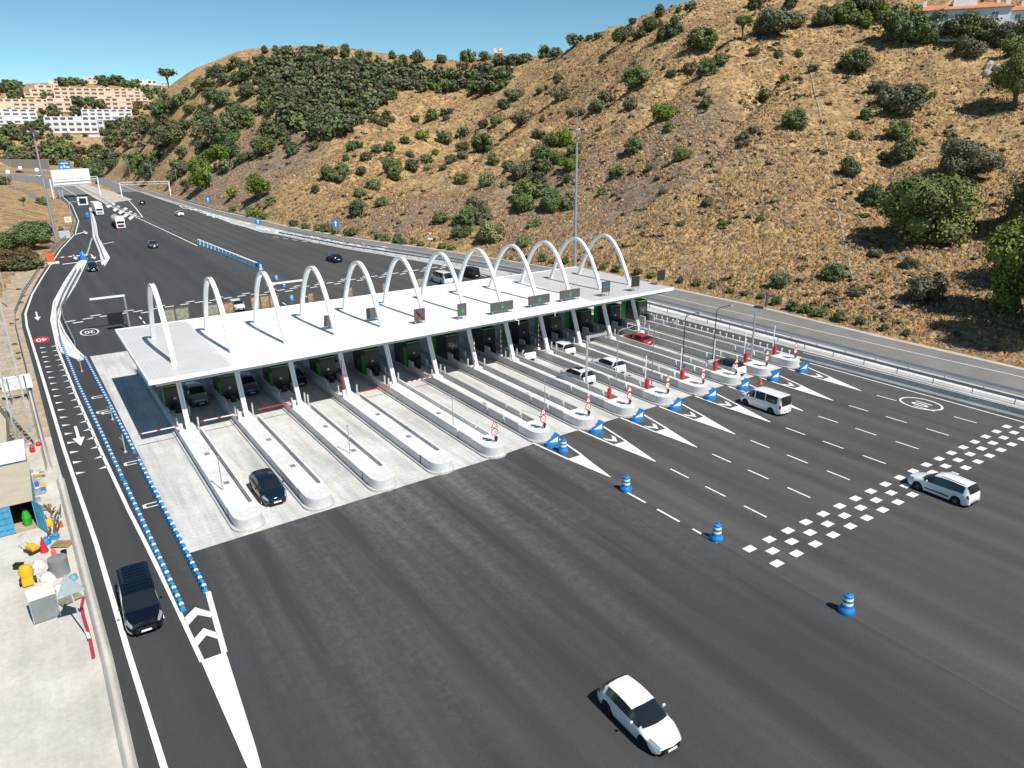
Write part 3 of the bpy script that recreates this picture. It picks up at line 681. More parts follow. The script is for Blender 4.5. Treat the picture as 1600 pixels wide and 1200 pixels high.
boards(597, 606, 442, 1.4, 1, 'narrow brown board beside the sixth arch', [M_wood])
boards(651, 662, 435, 1.5, 1, 'open grey board frame beside the seventh arch', [M_wood2])
# black panel + lane gantry posts behind the canopy
x, y = g(203, 512); d = empty('sign_gantry', (x, y, 0), label='grey cantilever post and arm behind the left end of the canopy', cat='sign gantry', group='cantilever posts behind the canopy')
b = MB(); b.box(-.1, .1, -.1, .1, 0, 4.6); b.build('post', M_galv, d); b = MB(); b.box(-4.3, .1, -.16, .16, 4.61, 4.85); b.build('arm', M_wpaint, d)
b = MB(); b.box(-2.6, -.6, -.05, .05, .8, 2.4); b.build('black_panel', M_blk, d)
x, y = g(477, 482); d = empty('sign_gantry', (x, y, 0), label='pale cantilever post and arm between third and fourth arches', cat='sign gantry', group='cantilever posts behind the canopy')
b = MB(); b.box(-.1, .1, -.1, .1, 0, 4.4); b.build('post', M_galv, d); b = MB(); b.box(-4.4, .1, -.16, .16, 4.41, 4.66); b.build('arm', M_wpaint, d); b = MB(); b.box(-5.6, -4.4, -.25, .25, 4.3, 4.7); b.build('camera_box', M_wpaint, d)
# ------------------------------------------------------------------ lamp posts over the lanes
def lamp(u, v, h, label, arm=0, r=.06, m=M_galv, z0=.45, head=None):
    x, y = g(u, v, .9); c = empty('lamp_post', (x, y, z0), label=label, cat='lamp post', group='posts standing on the toll islands')
    b = MB(); b.tube([(0, 0, 0), (0, 0, h-.4-z0)], r, 8, r2=r*.8)
    if arm: b.tube([(0, 0, h-.4-z0), (.12, 0, h-.1-z0), (.5, 0, h-z0), (arm, -.1, h+.12-z0)], r*.8, 8)
    b.build('post', m, c, smooth=40)
    b = MB(); b.box(-.2, .2, -.2, .2, 0, .12); b.build('base_plate', m, c)
    if head: b = MB(); b.box(arm-.1, arm+.45, -.22, .08, h-.1-z0, h+.1-z0); b.build('lamp_head', M_galv, c)
    if not arm: b = MB(); b.box(-.07, .07, -.07, .07, h-.4-z0, h-.28-z0); b.build('cap', m, c)
    return c
lamp(348, 765, 3.9, 'thin short white pole on the first island from the left', r=.04)
lamp(547, 708, 3.7, 'thin short white pole on the third island', r=.04)
lamp(708, 660, 3.6, 'thin short white pole on the fifth island, above the bare nose', r=.04)
lamp(851, 640, 4.2, 'thin short white pole left of the nearest white hatchback', r=.04)
c = lamp(916, 597, 6.1, 'stout white gallows post with a thick square arm in front of the white cars', r=.14, m=M_alu); b = MB(); b.box(-.13, 2.6, -.13, .13, 5.25, 5.5); b.build('arm', M_alu, c)
lamp(963, 592, 6.3, 'slim grey post with curved arm right of the stout gallows post', 2.0)
lamp(1018, 600, 7.2, 'slim dark post with curved arm in front of the red car', 2.6, m=M_rail, head=1)
lamp(1066, 568, 6.5, 'dark lane post with curved arm and lamp, behind the red car lane', 2.0, m=M_dark, head=1)
lamp(1114, 556, 6.6, 'dark post with camera arm, left of the tall straight pale pole', 2.2, m=M_dark, head=1)
lamp(1173, 562, 6.9, 'tall straight pale pole right of the dark camera posts', r=.11)
# ------------------------------------------------------------------ lane barriers
def barrier(i, y, up_, stripe, side, label):
    c = ISX[i]+side*.78; root = empty('lane_barrier', (c, y, .86 if i < 4 else .45), label=label, cat='lane barrier', group='boom barriers at the toll lanes')
    b = MB(); b.box(-.16, .16, -.16, .16, 0, .75); b.build('cabinet', M_wpaint if not stripe == 'redcab' else M_red, root, bevel=.02)
    L = 3.3; n = 11
    b = MB()
    for k in range(n):
        m_ = M_red if (k % 2 == 0 or stripe == 'red') else M_wpaint
        if stripe == 'white': m_ = M_wpaint if k % 5 else M_red
        if stripe == 'redcab': m_ = M_wpaint
        a, e = .15+k*L/n, .15+(k+1)*L/n
        if up_: b.box(-.04, .04, -.03, .03, .5+a, .5+e-.001, m_)
        else: b.box(-e+.001 if side < 0 else a, -a if side < 0 else e-.001, -.03, .03, .56, .65, m_)
    b.build('arm', None, root)
for i in range(0, 7):
    if i in (3,): barrier(i, 66.9, True, 'red', -1, 'red boom raised beside the fourth canopy column')
    else: barrier(i, 66.9, i in (6,), ['white', 'white', 'red', '', 'red', 'stripe', 'stripe'][i], -1, ['lowered white boom across the leftmost toll lane', 'lowered white boom across the lane behind the dark blue car', 'lowered red boom across the third lane', '', 'lowered red boom across the fifth lane, right of raised red one', 'lowered red and white striped boom across the sixth lane', 'raised striped boom at the seventh island column'][i])
barrier(7, 69.4, True, 'stripe', -1, 'raised striped boom left of the black roofed white car'); barrier(8, 68.9, True, 'stripe', -1, 'raised striped boom between the two white cars under the canopy edge')
ords = {7: 'first', 8: 'second', 9: 'third', 10: 'fourth', 11: 'fifth', 12: 'sixth'}
for i in range(7, 13):
    y = 50.9; root = empty('entry_barrier', (ISX[i]-.05, y, .93), label='red cylinder cabinet with raised white arm, %s from the left on the noses' % ords[i], cat='lane barrier', group='red barrier cabinets on the island noses')
    b = MB(); b.lathe([(.21, 0), (.21, .98), (.18, 1.04), (.05, 1.06)], (0, 0, 0), 14); b.build('cabinet', M_red, root, smooth=40)
    if i in (9, 10, 12, 8, 11): b = MB(); b.box(-.05, .05, .3, .36, .2, 3.4); b.build('raised_arm', M_wpaint, root)
    b = MB(); b.box(.45, .55, .5, .6, -.4, 1.6); b.build('bollard', M_rail, root)
# ------------------------------------------------------------------ nose signs and blue wedges
def nose_sign(i):
    x, y = ISX[i]+.2, 48.35; root = empty('nose_sign', (x, y, .93), label='warning triangle over round speed sign on the %s island nose from left' % ['', '', '', '', 'fifth', 'sixth', 'seventh', 'eighth', 'ninth', 'tenth', 'eleventh', 'twelfth', 'thirteenth'][i], cat='road sign', group='paired road signs on the island noses')
    b = MB(); b.tube([(0, 0, 0), (0, 0, 2.15)], .035, 6); b.build('post', M_galv, root)
    def tri(s, y_): return [(-s, y_, 1.52), (s, y_, 1.52), (0, y_, 1.52+s*1.75)]
    b = MB(); b.add(tri(.42, -.06)+tri(.42, -.045), [(0, 1, 2), (5, 4, 3), (0, 3, 4, 1), (1, 4, 5, 2), (2, 5, 3, 0)]); b.build('triangle_plate', M_red, root)
    b = MB(); b.add([(-.27, -.066, 1.6), (.27, -.066, 1.6), (0, -.066, 2.08)], [(0, 1, 2)]); b.build('triangle_face', M_refl, root)
    b = MB(); b.box(-.02, .02, -.073, -.07, 1.74, 1.92); b.box(-.02, .02, -.073, -.07, 1.66, 1.70); b.build('exclamation_mark', M_blk, root)
    def disc(r, y_): return [(r*math.cos(t*math.pi/10), y_, 1.08+r*math.sin(t*math.pi/10)) for t in range(20)]
    b = MB(); b.add(disc(.38, -.06)+disc(.38, -.045), [tuple(range(20)), tuple(range(39, 19, -1))]+[(k, 20+k, 20+(k+1) % 20, (k+1) % 20) for k in range(20)]); b.build('round_plate', M_red, root)
    b = MB(); b.add(disc(.28, -.066), [tuple(range(20))]); b.build('round_face', M_refl, root)
    text_mesh('speed_number', '10', .34, M_blk, root, Matrix.Translation((0, -.072, 1.08)) @ Matrix.Rotation(math.pi/2, 4, 'X'))
    b = MB(); b.lathe([(.06, 0), (.17, .12), (.17, .3), (.1, .42)], (.28, .1, .12), 10); b.box(.2, .36, .05, .15, 0, .12); b.build('flashing_lamp', M_blk, root); root.scale = (.85, .85, .92)
for i in range(4, 13): nose_sign(i)
def wedge(i):
    x, y = 35.45+5.07*(i-5), 46.6; root = empty('nose_marker', (x, y, 0), label='blue wedge shaped marker with white triangle in front of the %s island from the left' % ['', '', '', '', '', 'sixth', 'seventh', 'eighth', 'ninth', 'tenth', 'eleventh', 'twelfth', 'thirteenth'][i], cat='nose marker', group='blue wedge markers before the island noses')
    n = 20; vs = []; R = .78
    for k in range(n):
        t = 2*math.pi*k/n; px, py = R*math.cos(t), R*.8*math.sin(t); vs.append((px*1.02, py, 0.0))
    for k in range(n):
        t = 2*math.pi*k/n; px, py = R*math.cos(t), R*.8*math.sin(t); vs.append((px*.93, py*.93, .52+.0*px))
    b = MB(); b.add(vs, [tuple(reversed(range(n))), tuple(range(n, 2*n))]+[(k, (k+1) % n, n+(k+1) % n, n+k) for k in range(n)]); b.build('drum', M_blue, root, smooth=40)
    # wedge: two triangular cheeks meeting at the front edge, each with a white triangle
    A = (-.66, -.1); B = (.62, -.42); Cc = (.62, .4); z0 = .522; hl, hr = .72, 1.62
    b = MB(); vs = [(A[0], A[1], z0), (B[0], B[1], z0), (Cc[0], Cc[1], z0), (A[0], A[1], hl), (B[0], B[1], hr), (Cc[0], Cc[1], hr)]
    b.add(vs, [(0, 1, 4, 3), (1, 2, 5, 4), (2, 0, 3, 5), (3, 4, 5), (0, 2, 1)]); b.build('wedge', M_blue, root)
    def on(s, t, off=.012):   # point on the cheek A-B
        px = A[0]+(B[0]-A[0])*s; py = A[1]+(B[1]-A[1])*s; zz = z0+t*(hl+(hr-hl)*s-z0); nx, ny = (B[1]-A[1]), -(B[0]-A[0]); l = math.hypot(nx, ny); return (px+nx/l*off, py+ny/l*off, zz)
    b = MB(); b.add([on(.12, .5), on(.86, .06), on(.86, .86)], [(0, 1, 2)]); b.build('white_triangle', M_refl, root)
    b = MB(); b.add([(B[0]+.012, -.3, z0+.08), (B[0]+.012, .28, z0+.08), (B[0]+.012, 0, hr-.12)], [(0, 1, 2)]); b.build('white_triangle', M_refl, root); root.scale = (.84, .84, .66)
    return root
for i in range(5, 13): wedge(i)
# ------------------------------------------------------------------ drums, chains, barriers
def drum(u, v, label, s=1.0):
    x, y = g(u, v); root = empty('traffic_drum', (x, y, 0), label=label, cat='traffic drum', group='blue traffic drums')
    b = MB(); b.lathe([(.44*s, 0), (.46*s, .1*s), (.42*s, .28*s), (.33*s, .36*s), (.31*s, .45*s), (.31*s, .56*s)], n=20); b.lathe([(.29*s, .705*s), (.29*s, .86*s)], n=20); b.lathe([(.27*s, 1.0*s), (.27*s, 1.12*s), (.2*s, 1.18*s), (.07*s, 1.2*s), (.06*s, 1.3*s)], n=20); b.build('body', M_blue, root, smooth=40)
    b = MB(); b.lathe([(.305*s, .561*s), (.3*s, .704*s)], n=20); b.lathe([(.285*s, .861*s), (.28*s, .999*s)], n=20); b.build('reflective_band', M_refl, root, smooth=40)
drum(880, 706, 'blue drum with white bands inside the painted nose beside the sixth island'); drum(978, 766, 'blue drum with white bands at the tip of the painted triangle')
drum(1119, 843, 'blue drum with white bands left of the white chequered rows'); drum(1322, 956, 'blue drum with white bands nearest the viewer on the right')
drum(432, 438, 'blue drum behind the canopy nearest the end of the blue plastic barrier', .9); drum(444, 449, 'middle blue drum behind the canopy', .9); drum(456, 470, 'blue drum behind the canopy closest to its rear edge', .9)
def unit_mesh(L=.94, w=.42, h=.62):
    root = empty('plastic_barrier', (0, 0, 0))
    prof = [(-w/2, 0), (-w/2, .14), (-w*.3, .26), (-w*.2, h-.1), (w*.2, h-.1), (w*.3, .26), (w/2, .14), (w/2, 0)]
    vs = [(x, -L/2, z) for x, z in prof]+[(x, L/2, z) for x, z in prof]; K = len(prof)
    b = MB(); b.add(vs, [tuple(range(K)), tuple(range(2*K-1, K-1, -1))]+[(k, k+1, K+k+1, K+k) for k in range(K-1)]+[(0, K, 2*K-1, K-1)]); b.build('body', M_blueb, root)
    b = MB(); b.lathe([(.17, h-.099), (.17, h), (.1, h+.05)], (0, L*.22, 0), 10); b.build('filler_cap', M_blueb, root)
    b = MB()
    for s in (-1, 1):
        b.add([(s*.15, -L*.42, h-.085), (s*.15, -L*.12, h-.085), (0, -L*.02, h-.085), (0, -L*.32, h-.085)], [(0, 1, 2, 3)])
        b.add([(s*w*.215, -L*.35, h-.14), (s*w*.215, -L*.1, h-.14), (s*w*.30, .02, .3), (s*w*.30, -L*.2, .3)], [(0, 1, 2, 3)])
    b.build('white_chevron', M_refl, root); return root
proto = unit_mesh(); used = [False]
def chain(pts, pitch, label, group, scale=1.0, gapu=()):
    pts = [Vector(p) for p in pts]; Ls = [(b-a).length for a, b in zip(pts, pts[1:])]; T = sum(Ls); k = 0; d = 0
    while d < T:
        t = d; j = 0
        while t > Ls[j]: t -= Ls[j]; j += 1
        a = pts[j].lerp(pts[j+1], t/Ls[j]); dr = pts[j+1]-pts[j]
        if not any(lo < a.y < hi for lo, hi in gapu):
            o = proto if not used[0] else copy_tree(proto); used[0] = True
            o.location = (a.x, a.y, 0); o.rotation_euler = (0, 0, math.atan2(-dr.x, dr.y)); o.scale = (.78, .97, .8)
            tag(o, label, 'plastic barrier', group)
        d += pitch; k += 1
chain([(3.85, 40.6), (3.1, 70.8), (2.55, 90), (2.25, 114)], 1.0, 'small blue plastic barrier unit with white chevrons in the row beside the ramp lane', 'left row of blue barrier units', gapu=((60.2, 61.2),))
chain([(5.35, 41.8), (4.85, 69.6), (4.2, 101.5)], 1.0, 'small blue plastic barrier unit with white chevrons along the edge of the toll concrete', 'right row of blue barrier units', gapu=((64.6, 66.4),))
# pale far row on the central median
def far_row(p, q, n, label):
    for k in range(n):
        x, y = g(p[0]+(q[0]-p[0])*k/(n-1), p[1]+(q[1]-p[1])*k/(n-1)); b = MB()
        b.box(-.35, .35, -1.25, 1.25, 0, .35, M_bluel); b.box(-.22, .22, -1.2, 1.2, .35, 1.25, M_refl if k < n-1 else M_blue); b.box(-.23, .23, -1.21, -.3, .34, 1.24, M_bluel)
        o = b.build('median_barrier', None); o.location = (x, y, 0); o.rotation_euler = (0, 0, .04); tag(o, label if k < n-1 else 'solid blue end unit of the tall median barrier row', 'plastic barrier', 'tall white and blue median barrier units')
far_row((312, 382), (405, 421), 17, 'tall white and blue plastic unit in the row on the central median behind the canopy')
# thin blue delineator posts at the right edge of the apron
bp = None
for k in range(34):
    y = 50.3+k*1.05; x = 73.55-.0*k
    if bp is None:
        bp = empty('delineator', (0, 0, 0)); b = MB(); b.prism([(-.4, -.5), (.4, -.5), (.3, .5), (-.3, .5)], .02, .4); b.build('base', M_blue, bp)
        b = MB(); b.lathe([(.06, .4), (.06, 1.05), (.11, 1.06), (.11, 1.2)], n=8); b.build('post', M_refl, bp); o = bp
    else: o = copy_tree(bp)
    o.location = (x, y, 0); tag(o, 'thin white delineator on a blue base at the right edge of the toll concrete', 'delineator', 'delineator posts along the right edge')
# jersey barriers
def jersey(pts, name, label, h=.85, w=.6, m=M_conc):
    pts = [Vector(p) for p in pts]; prof = [(-w/2, 0), (-w/2, .1), (-w*.28, .32), (-w*.16, h), (w*.16, h), (w*.28, .32), (w/2, .1), (w/2, 0)]
    vs = []; n = len(pts)
    for i, p in enumerate(pts):
        d = (pts[min(i+1, n-1)]-pts[max(i-1, 0)]).normalized(); q_ = Vector((-d.y, d.x))
        for a, z in prof: vs.append((p.x+q_.x*a, p.y+q_.y*a, z))
    K = 8; b = MB(); b.add(vs, [(i*K+k, i*K+k+1, (i+1)*K+k+1, (i+1)*K+k) for i in range(n-1) for k in range(K-1)]+[tuple(range(K)), tuple(range((n-1)*K, n*K))])
    o = b.build(name, m); tag(o, label, 'concrete barrier'); return o
jersey([(75.4, -25), (75.4, 26), (75.1, 49.5)], 'concrete_barrier', 'low grey concrete barrier along the right edge of the entry lanes')
jersey([(-.3, -30), (-.3, 38), (-.8, 64)], 'concrete_barrier', 'pale concrete barrier between the yard and the ramp lane', .4, .55, M_yard)
jersey([(-1.4, 66.5), (-2.0, 90)], 'concrete_barrier', 'short pale concrete barrier beside the lattice mast', .8, .5, M_yard)
b = MB(); b.box(72.15, 72.4, 53, 92, .012, .55); o = b.build('lane_side_wall', M_conc); tag(o, 'grey concrete wall left of the delineator posts', 'concrete wall')
# guard rails
def rail(pts, label, hh=.75, step=4.0, posts=True, m=M_rail, name='guard_rail'):
    pts = [Vector((p[0], p[1])) for p in pts]; root = empty(name, (pts[0].x, pts[0].y, 0), label=label, cat='guard rail', group='steel guard rails')
    o0 = pts[0]; b = MB()
    for a, c in zip(pts, pts[1:]):
        a3 = (a.x-o0.x, a.y-o0.y, hh-.1); c3 = (c.x-o0.x, c.y-o0.y, hh-.1); b.bar(a3, c3, .09, .3)
    b.build('beam', m, root)
    pb = None; acc = 0; num = 0
    for a, c in zip(pts, pts[1:]):
        L = (c-a).length; t = -acc % step
        while t < L and num < 95:
            p = a.lerp(c, t/L)-o0
            if pb is None: q_ = MB(); q_.box(-.05, .05, .06, .14, -hh, 0); pb = q_.build('post', M_galv, root); o = pb
            else: o = pb.copy(); link(o, root)
            o.location = (p.x, p.y, hh-.02); t += step; num += 1
        acc = (acc+L)
    return root
rail([(78.8, -20), (79, 40), (79.3, 57), (79.9, 90), (78.4, 113), (74.4, 134.6), (65.8, 169.6), (60.5, 205)], 'long blue grey guard rail nearest the toll lanes on the right')
rail([(81.3, -20), (81.4, 41.7), (82.2, 60), (82.4, 90), (80.4, 115.7), (76.5, 138.2), (67.9, 174.9), (63.6, 208)], 'second guard rail beside the old service road on the right')
rail([(x-1.3, y) for x, y in LLINE[4:]], 'curving guard rail along the outside of the slip ramp', step=5)
rail([g(*p) for p in [(98, 545), (91, 510), (90, 490), (100, 462), (120, 425)]], 'short guard rail on the left side of the splitter island', step=5, m=M_galv)
rail([g(*p) for p in [(118, 540), (101, 505), (97, 485), (108, 460), (127, 424)]], 'short guard rail on the right side of the splitter island', step=5, m=M_galv)
rail([g(*p) for p in [(164, 408), (158, 392), (150, 372), (147, 352), (142, 332)]], 'guard rail on the farther curved divider', step=6, m=M_galv)
rail([g(*p) for p in [(80, 281), (120, 290), (150, 306), (175, 322), (225, 344), (270, 364), (306, 380)]], 'guard rail along the central median behind the toll', step=6, m=M_galv)
rail([(interp(XE, y)-.9, y) for y in (245, 289, 353, 399, 513, 600)], 'guard rail at the foot of the hill in the distance', step=7)
# ------------------------------------------------------------------ vehicles
def paint(name, col, rough=.25): return mat('car_paint_'+name, col, rough, spec=.5, coat=.8)
P_white = paint('white', (.80, .81, .82)); P_navy = mat('car_paint_navy', (.007, .012, .03), .12, spec=.4, coat=.5); P_black = mat('car_paint_black', (.004, .007, .014), .1, spec=.35, coat=.4); P_grey = paint('grey', (.30, .29, .27)); P_dgrey = paint('dark_grey', (.07, .075, .085))
P_red = paint('red', (.42, .008, .02)); P_silver = paint('silver', (.5, .52, .54)); P_blue = paint('slate_blue', (.05, .09, .16))
KIND = {
 'hatch': dict(L=4.06, W=1.76, z=[(0, .56), (.05, .70), (.2, .78), (.5, .87), (.98, .97), (1.22, 1.13), (1.75, 1.38), (2.2, 1.45), (2.7, 1.47), (3.2, 1.44), (3.55, 1.39), (3.78, 1.18), (3.93, .98), (4.02, .8), (4.06, .6)], belt=[(0, .6), (1.1, .9), (3.3, 1.03), (4.06, .95)], cowl=.98, rf=1.8, rr=3.5, rb=3.9, pil=[(3.42, 3.6)], wf=.78, wr=3.28),
 'suv': dict(L=4.5, W=1.86, z=[(0, .62), (.05, .8), (.25, .9), (.8, 1.02), (1.25, 1.09), (1.5, 1.25), (2.0, 1.55), (2.35, 1.63), (3.0, 1.66), (3.8, 1.6), (4.05, 1.52), (4.3, 1.2), (4.42, 1.0), (4.47, .85), (4.5, .65)], belt=[(0, .65), (1.2, 1.02), (3.7, 1.12), (4.5, 1.05)], cowl=1.25, rf=2.05, rr=4.0, rb=4.32, pil=[(3.85, 4.1)], wf=.88, wr=3.58),
 'mpv': dict(L=4.5, W=1.78, z=[(0, .6), (.05, .76), (.2, .84), (.7, .97), (1.05, 1.04), (1.3, 1.2), (1.85, 1.56), (2.2, 1.66), (3.0, 1.69), (4.1, 1.62), (4.25, 1.5), (4.38, 1.15), (4.45, .95), (4.5, .6)], belt=[(0, .62), (1.0, .94), (4.2, 1.06), (4.5, 1.0)], cowl=1.05, rf=1.9, rr=4.12, rb=4.4, pil=[(4.05, 4.5)], wf=.83, wr=3.65),
 'van': dict(L=5.14, W=1.93, z=[(0, .68), (.05, .92), (.2, 1.0), (.7, 1.12), (.95, 1.17), (1.2, 1.38), (1.7, 1.78), (2.0, 1.87), (2.8, 1.91), (4.8, 1.88), (4.95, 1.8), (5.05, 1.3), (5.1, 1.0), (5.14, .6)], belt=[(0, .7), (.9, 1.08), (5.14, 1.16)], cowl=.95, rf=1.75, rr=4.85, rb=5.08, pil=[(2.85, 2.93), (4.85, 5.2)], wf=.95, wr=4.15),
 'oldvan': dict(L=4.8, W=1.84, z=[(0, .6), (.04, .85), (.15, .98), (.55, 1.12), (.7, 1.16), (.95, 1.4), (1.35, 1.8), (1.6, 1.92), (2.4, 1.96), (4.5, 1.94), (4.66, 1.88), (4.74, 1.4), (4.78, .9), (4.8, .6)], belt=[(0, .62), (.7, 1.08), (4.8, 1.14)], cowl=.7, rf=1.4, rr=4.6, rb=4.77, pil=[(1.75, 1.87), (2.95, 3.05), (4.35, 4.9)], wf=.75, wr=3.75)}
def lerp(a, b, t): return a+(b-a)*t
def car(kind, label, cat, u=None, v=None, pos=None, head=0., col=P_white, roof=None, rim=M_rim, group=None, name='car', sx=1.):
    """pos = centre on the ground; head = heading of the nose, 0 = towards the camera side (-y)"""
    K = KIND[kind]; L, W = K['L'], K['W']
    if pos is None: pos = g(u, v)
    root = empty(name, (pos[0], pos[1], 0), rz=head, label=label, cat=cat, group=group)
    ss = sorted(set([0, .02, .06, .12]+[round(.2+.1*i, 3) for i in range(int((L-.3)/.1))]+[L-.1, L-.05, L-.015, L]+[x for p in K['pil'] for x in p if x < L]+[K['cowl'], K['rf'], K['rr'], K['rb']]))
    rings = []; wr_ = .335 if kind in ('suv', 'van') else .315
    for s in ss:
        zt = interp(K['z'], s); zb = min(interp(K['belt'], s), zt-.03)
        w = W/2
        if s < .7: w *= 1-.27*((.7-s)/.7)**2.2
        if s > L-.5: w *= 1-.12*((s-L+.5)/.5)**2.4
        z0 = .2 if not (s < .12 or s > L-.12) else .3
        for c in (K['wf'], K['wr']):
            R = wr_+.075
            if abs(s-c) < R: z0 = max(z0, wr_+math.sqrt(R*R-(s-c)**2))
        hh = zt-zb; tum = min(1, max(0, hh-.03)/.35)
        z1 = max(.3, z0+.01); z2 = max(.52, z0+.03); z3 = max(min(.78, zb-.02), z0+.05); zb = max(zb, z3+.02)
        rw = lerp(.86, .755 if kind in ('hatch', 'suv', 'mpv') else .87, tum)
        if kind in ('hatch', 'suv') and s > L*.55: rw *= 1-.09*((s-L*.55)/(L*.45))**1.5
        rz = zt-lerp(.02, .06, tum)
        zt = max(zt, zb+.02); rz = max(rz, zb+.005)
        rings.append([(w*.93, z0), (w*.985, z1), (w, z2), (w*.995, z3), (w*.955, zb), (w*rw, rz), (w*rw*.72, zt), (0, zt+.02)])
    parts = {}
    def mb(n_): return parts.setdefault(n_, MB())
    K8 = 8; pil = K['pil']; c0 = L/2
    def P3(i, k, sd):
        x, z = rings[i][k]; s = ss[i]; q_ = 1-min(1, (x/(W/2))**2)
        if k < 3: q_ = min(q_, .3)
        f_ = (-.26 if kind in ('hatch', 'suv') else -.17)*max(0, 1-s/(K['rf']+.5))**.5 if s < K['rf']+.5 else .12*max(0, (s-K['rr']+.4)/(L-K['rr']+.4))
        return (sd*x, s-c0+f_*q_+(.13 if False else 0), z)
    for i in range(len(ss)-1):
        sm = (ss[i]+ss[i+1])/2; hh = min(rings[i][5][1]-rings[i][4][1], rings[i+1][5][1]-rings[i+1][4][1]); hmx = max(rings[i][5][1]-rings[i][4][1], rings[i+1][5][1]-rings[i+1][4][1])
        for k in range(7):
            for sd in (-1, 1):
                n_ = 'body'
                if k == 4 and hmx > .1 and K['cowl']+.12 < sm < K['rb']-.02 and not any(a <= sm <= b_ for a, b_ in pil): n_ = 'side_window_L' if sd < 0 else 'side_window_R'
                elif k >= 5 and K['cowl'] < sm < K['rf']: n_ = 'windshield'
                elif k >= 5 and K['rr'] < sm < K['rb']: n_ = 'rear_window'
                elif roof is not None and (k >= 5 and K['rf'] < sm < K['rr'] if kind == 'suv' else k >= 6 and K['rf']+.1 < sm < K['rr']-.7): n_ = 'roof_panel'
                elif k in (3, 4) and .03 < sm < .46: n_ = 'headlight_L' if sd < 0 else 'headlight_R'
                elif k == 3 and L-.24 < sm < L-.03: n_ = 'taillight_L' if sd < 0 else 'taillight_R'
                q_ = [P3(i, k, sd), P3(i+1, k, sd), P3(i+1, k+1, sd), P3(i, k+1, sd)]
                mb(n_).add(q_ if sd < 0 else q_[::-1], [(0, 1, 2, 3)])
    for i in (0, len(ss)-1):
        ring = [P3(i, k, -1) for k in range(8)]+[P3(i, k, 1) for k in range(6, -1, -1)]
        mb('body').add(ring, [tuple(range(len(ring)))])
    mats = dict(body=col, windshield=M_glass, rear_window=M_glass, roof_panel=roof or col)
    for n_, b in parts.items():
        base = n_.split('_L')[0].split('_R')[0]
        m_ = mats.get(n_) or (M_glass if 'window' in n_ else M_head if 'head' in n_ else M_tail)
        o = b.build(base, m_, root)
        bm = bmesh.new(); bm.from_mesh(o.data); bmesh.ops.remove_doubles(bm, verts=bm.verts, dist=.0005)
        bmesh.ops.recalc_face_normals(bm, faces=bm.faces)
        if n_ != 'body' and not n_.startswith('roof'):
            # single sheets: make normals point away from the car centre
            cz = .6
            for f in bm.faces:
                c = f.calc_center_median()
                if f.normal.dot(Vector((c.x, c.y*.3, c.z-cz))) < 0: f.normal_flip()
        bm.to_mesh(o.data); bm.free()
        o.data.polygons.foreach_set('use_smooth', [True]*len(o.data.polygons)); o.data.set_sharp_from_angle(angle=rad(38))
    b = MB(); b.box(-W*.40, W*.40, -c0+.12, c0-.12, .18, .62); b.build('underbody', M_blk, root)
    b = MB(); fx = .09 if kind in ('hatch', 'suv') else 0; b.box(-W*.27, W*.27, -c0-.14-fx, -c0+.05, .30, .46); b.box(-W*.25, W*.25, -c0-.155-fx, -c0+.05, .50, .58); b.build('grille', M_blk, root, bevel=.01)
    b = MB(); b.box(-.26, .26, -c0-.175-fx, -c0-.145-fx, .36, .46); b.build('number_plate', M_refl, root)
    b = MB(); b.box(-.26, .26, c0+.08, c0+.135, .62 if kind != 'oldvan' else .5, .73 if kind != 'oldvan' else .61); b.build('number_plate', M_refl, root)
    b = MB(); b.box(-W*.42, W*.42, c0-.06, c0+.03, .28, .42); b.box(-W*.26, W*.26, c0+.03, c0+.10, .28, .41); b.build('rear_bumper', M_blk if col is not P_white or kind != 'oldvan' else col, root, bevel=.015)
    for sd in (-1, 1):
        b = MB(); yy = K['cowl']+.42-c0; zz = interp(K['belt'], K['cowl']+.3)+.1
        b.box(sd*(W/2+.02)-.02, sd*(W/2+.02)+.02, yy, yy+.06, zz-.07, zz-.03); b.box(min(sd*(W/2+.02), sd*(W/2+.17)), max(sd*(W/2+.02), sd*(W/2+.17)), yy-.03, yy+.05, zz-.03, zz+.08)
        b.build('mirror', col, root, bevel=.02)
        for s in (K['wf'], K['wr']):
            w_ = MB(); xx = sd*(W/2-.125); n = 22
            prof = [(-.11, wr_*.62), (-.11, wr_*.95), (-.08, wr_), (.08, wr_), (.11, wr_*.95), (.11, wr_*.62)]
            vs = [(a, r*math.cos(2*math.pi*k/n), r*math.sin(2*math.pi*k/n)) for a, r in prof for k in range(n)]
            w_.add(vs, [(j*n+k, j*n+(k+1) % n, (j+1)*n+(k+1) % n, (j+1)*n+k) for j in range(5) for k in range(n)]+[tuple(range(n)), tuple(range(5*n, 6*n))])
            wo = w_.build('wheel', M_tyre, root, smooth=40); wo.location = (xx, s-c0, wr_)
            r_ = MB(); R = wr_*.64; r_.add([(sd*.112, R*math.cos(2*math.pi*k/n), R*math.sin(2*math.pi*k/n)) for k in range(n)], [tuple(range(n))], M_dark if rim is M_rim else M_blk)
            for k in range(5):
                t = 2*math.pi*k/5+.3; c_, s_2 = math.cos(t), math.sin(t); r_.bar((sd*.118, .02*c_, .02*s_2), (sd*.118, R*.97*c_, R*.97*s_2), .055, .012, rim)
            r_.tube([(sd*.113, 0, 0), (sd*.125, 0, 0)], .05, 10, rim)
            r_.build('rim', None, wo)
    # cabin: dashboard and seats behind the glass are hidden by the dark glazing
    if kind in ('mpv', 'van'):
        for sd in (-1, 1):
            if kind == 'mpv': b = MB(); b.bar((sd*W*.33, -c0+2.3, 1.705), (sd*W*.33, -c0+3.95, 1.66), .035, .03); b.build('roof_rail', M_blk, root)
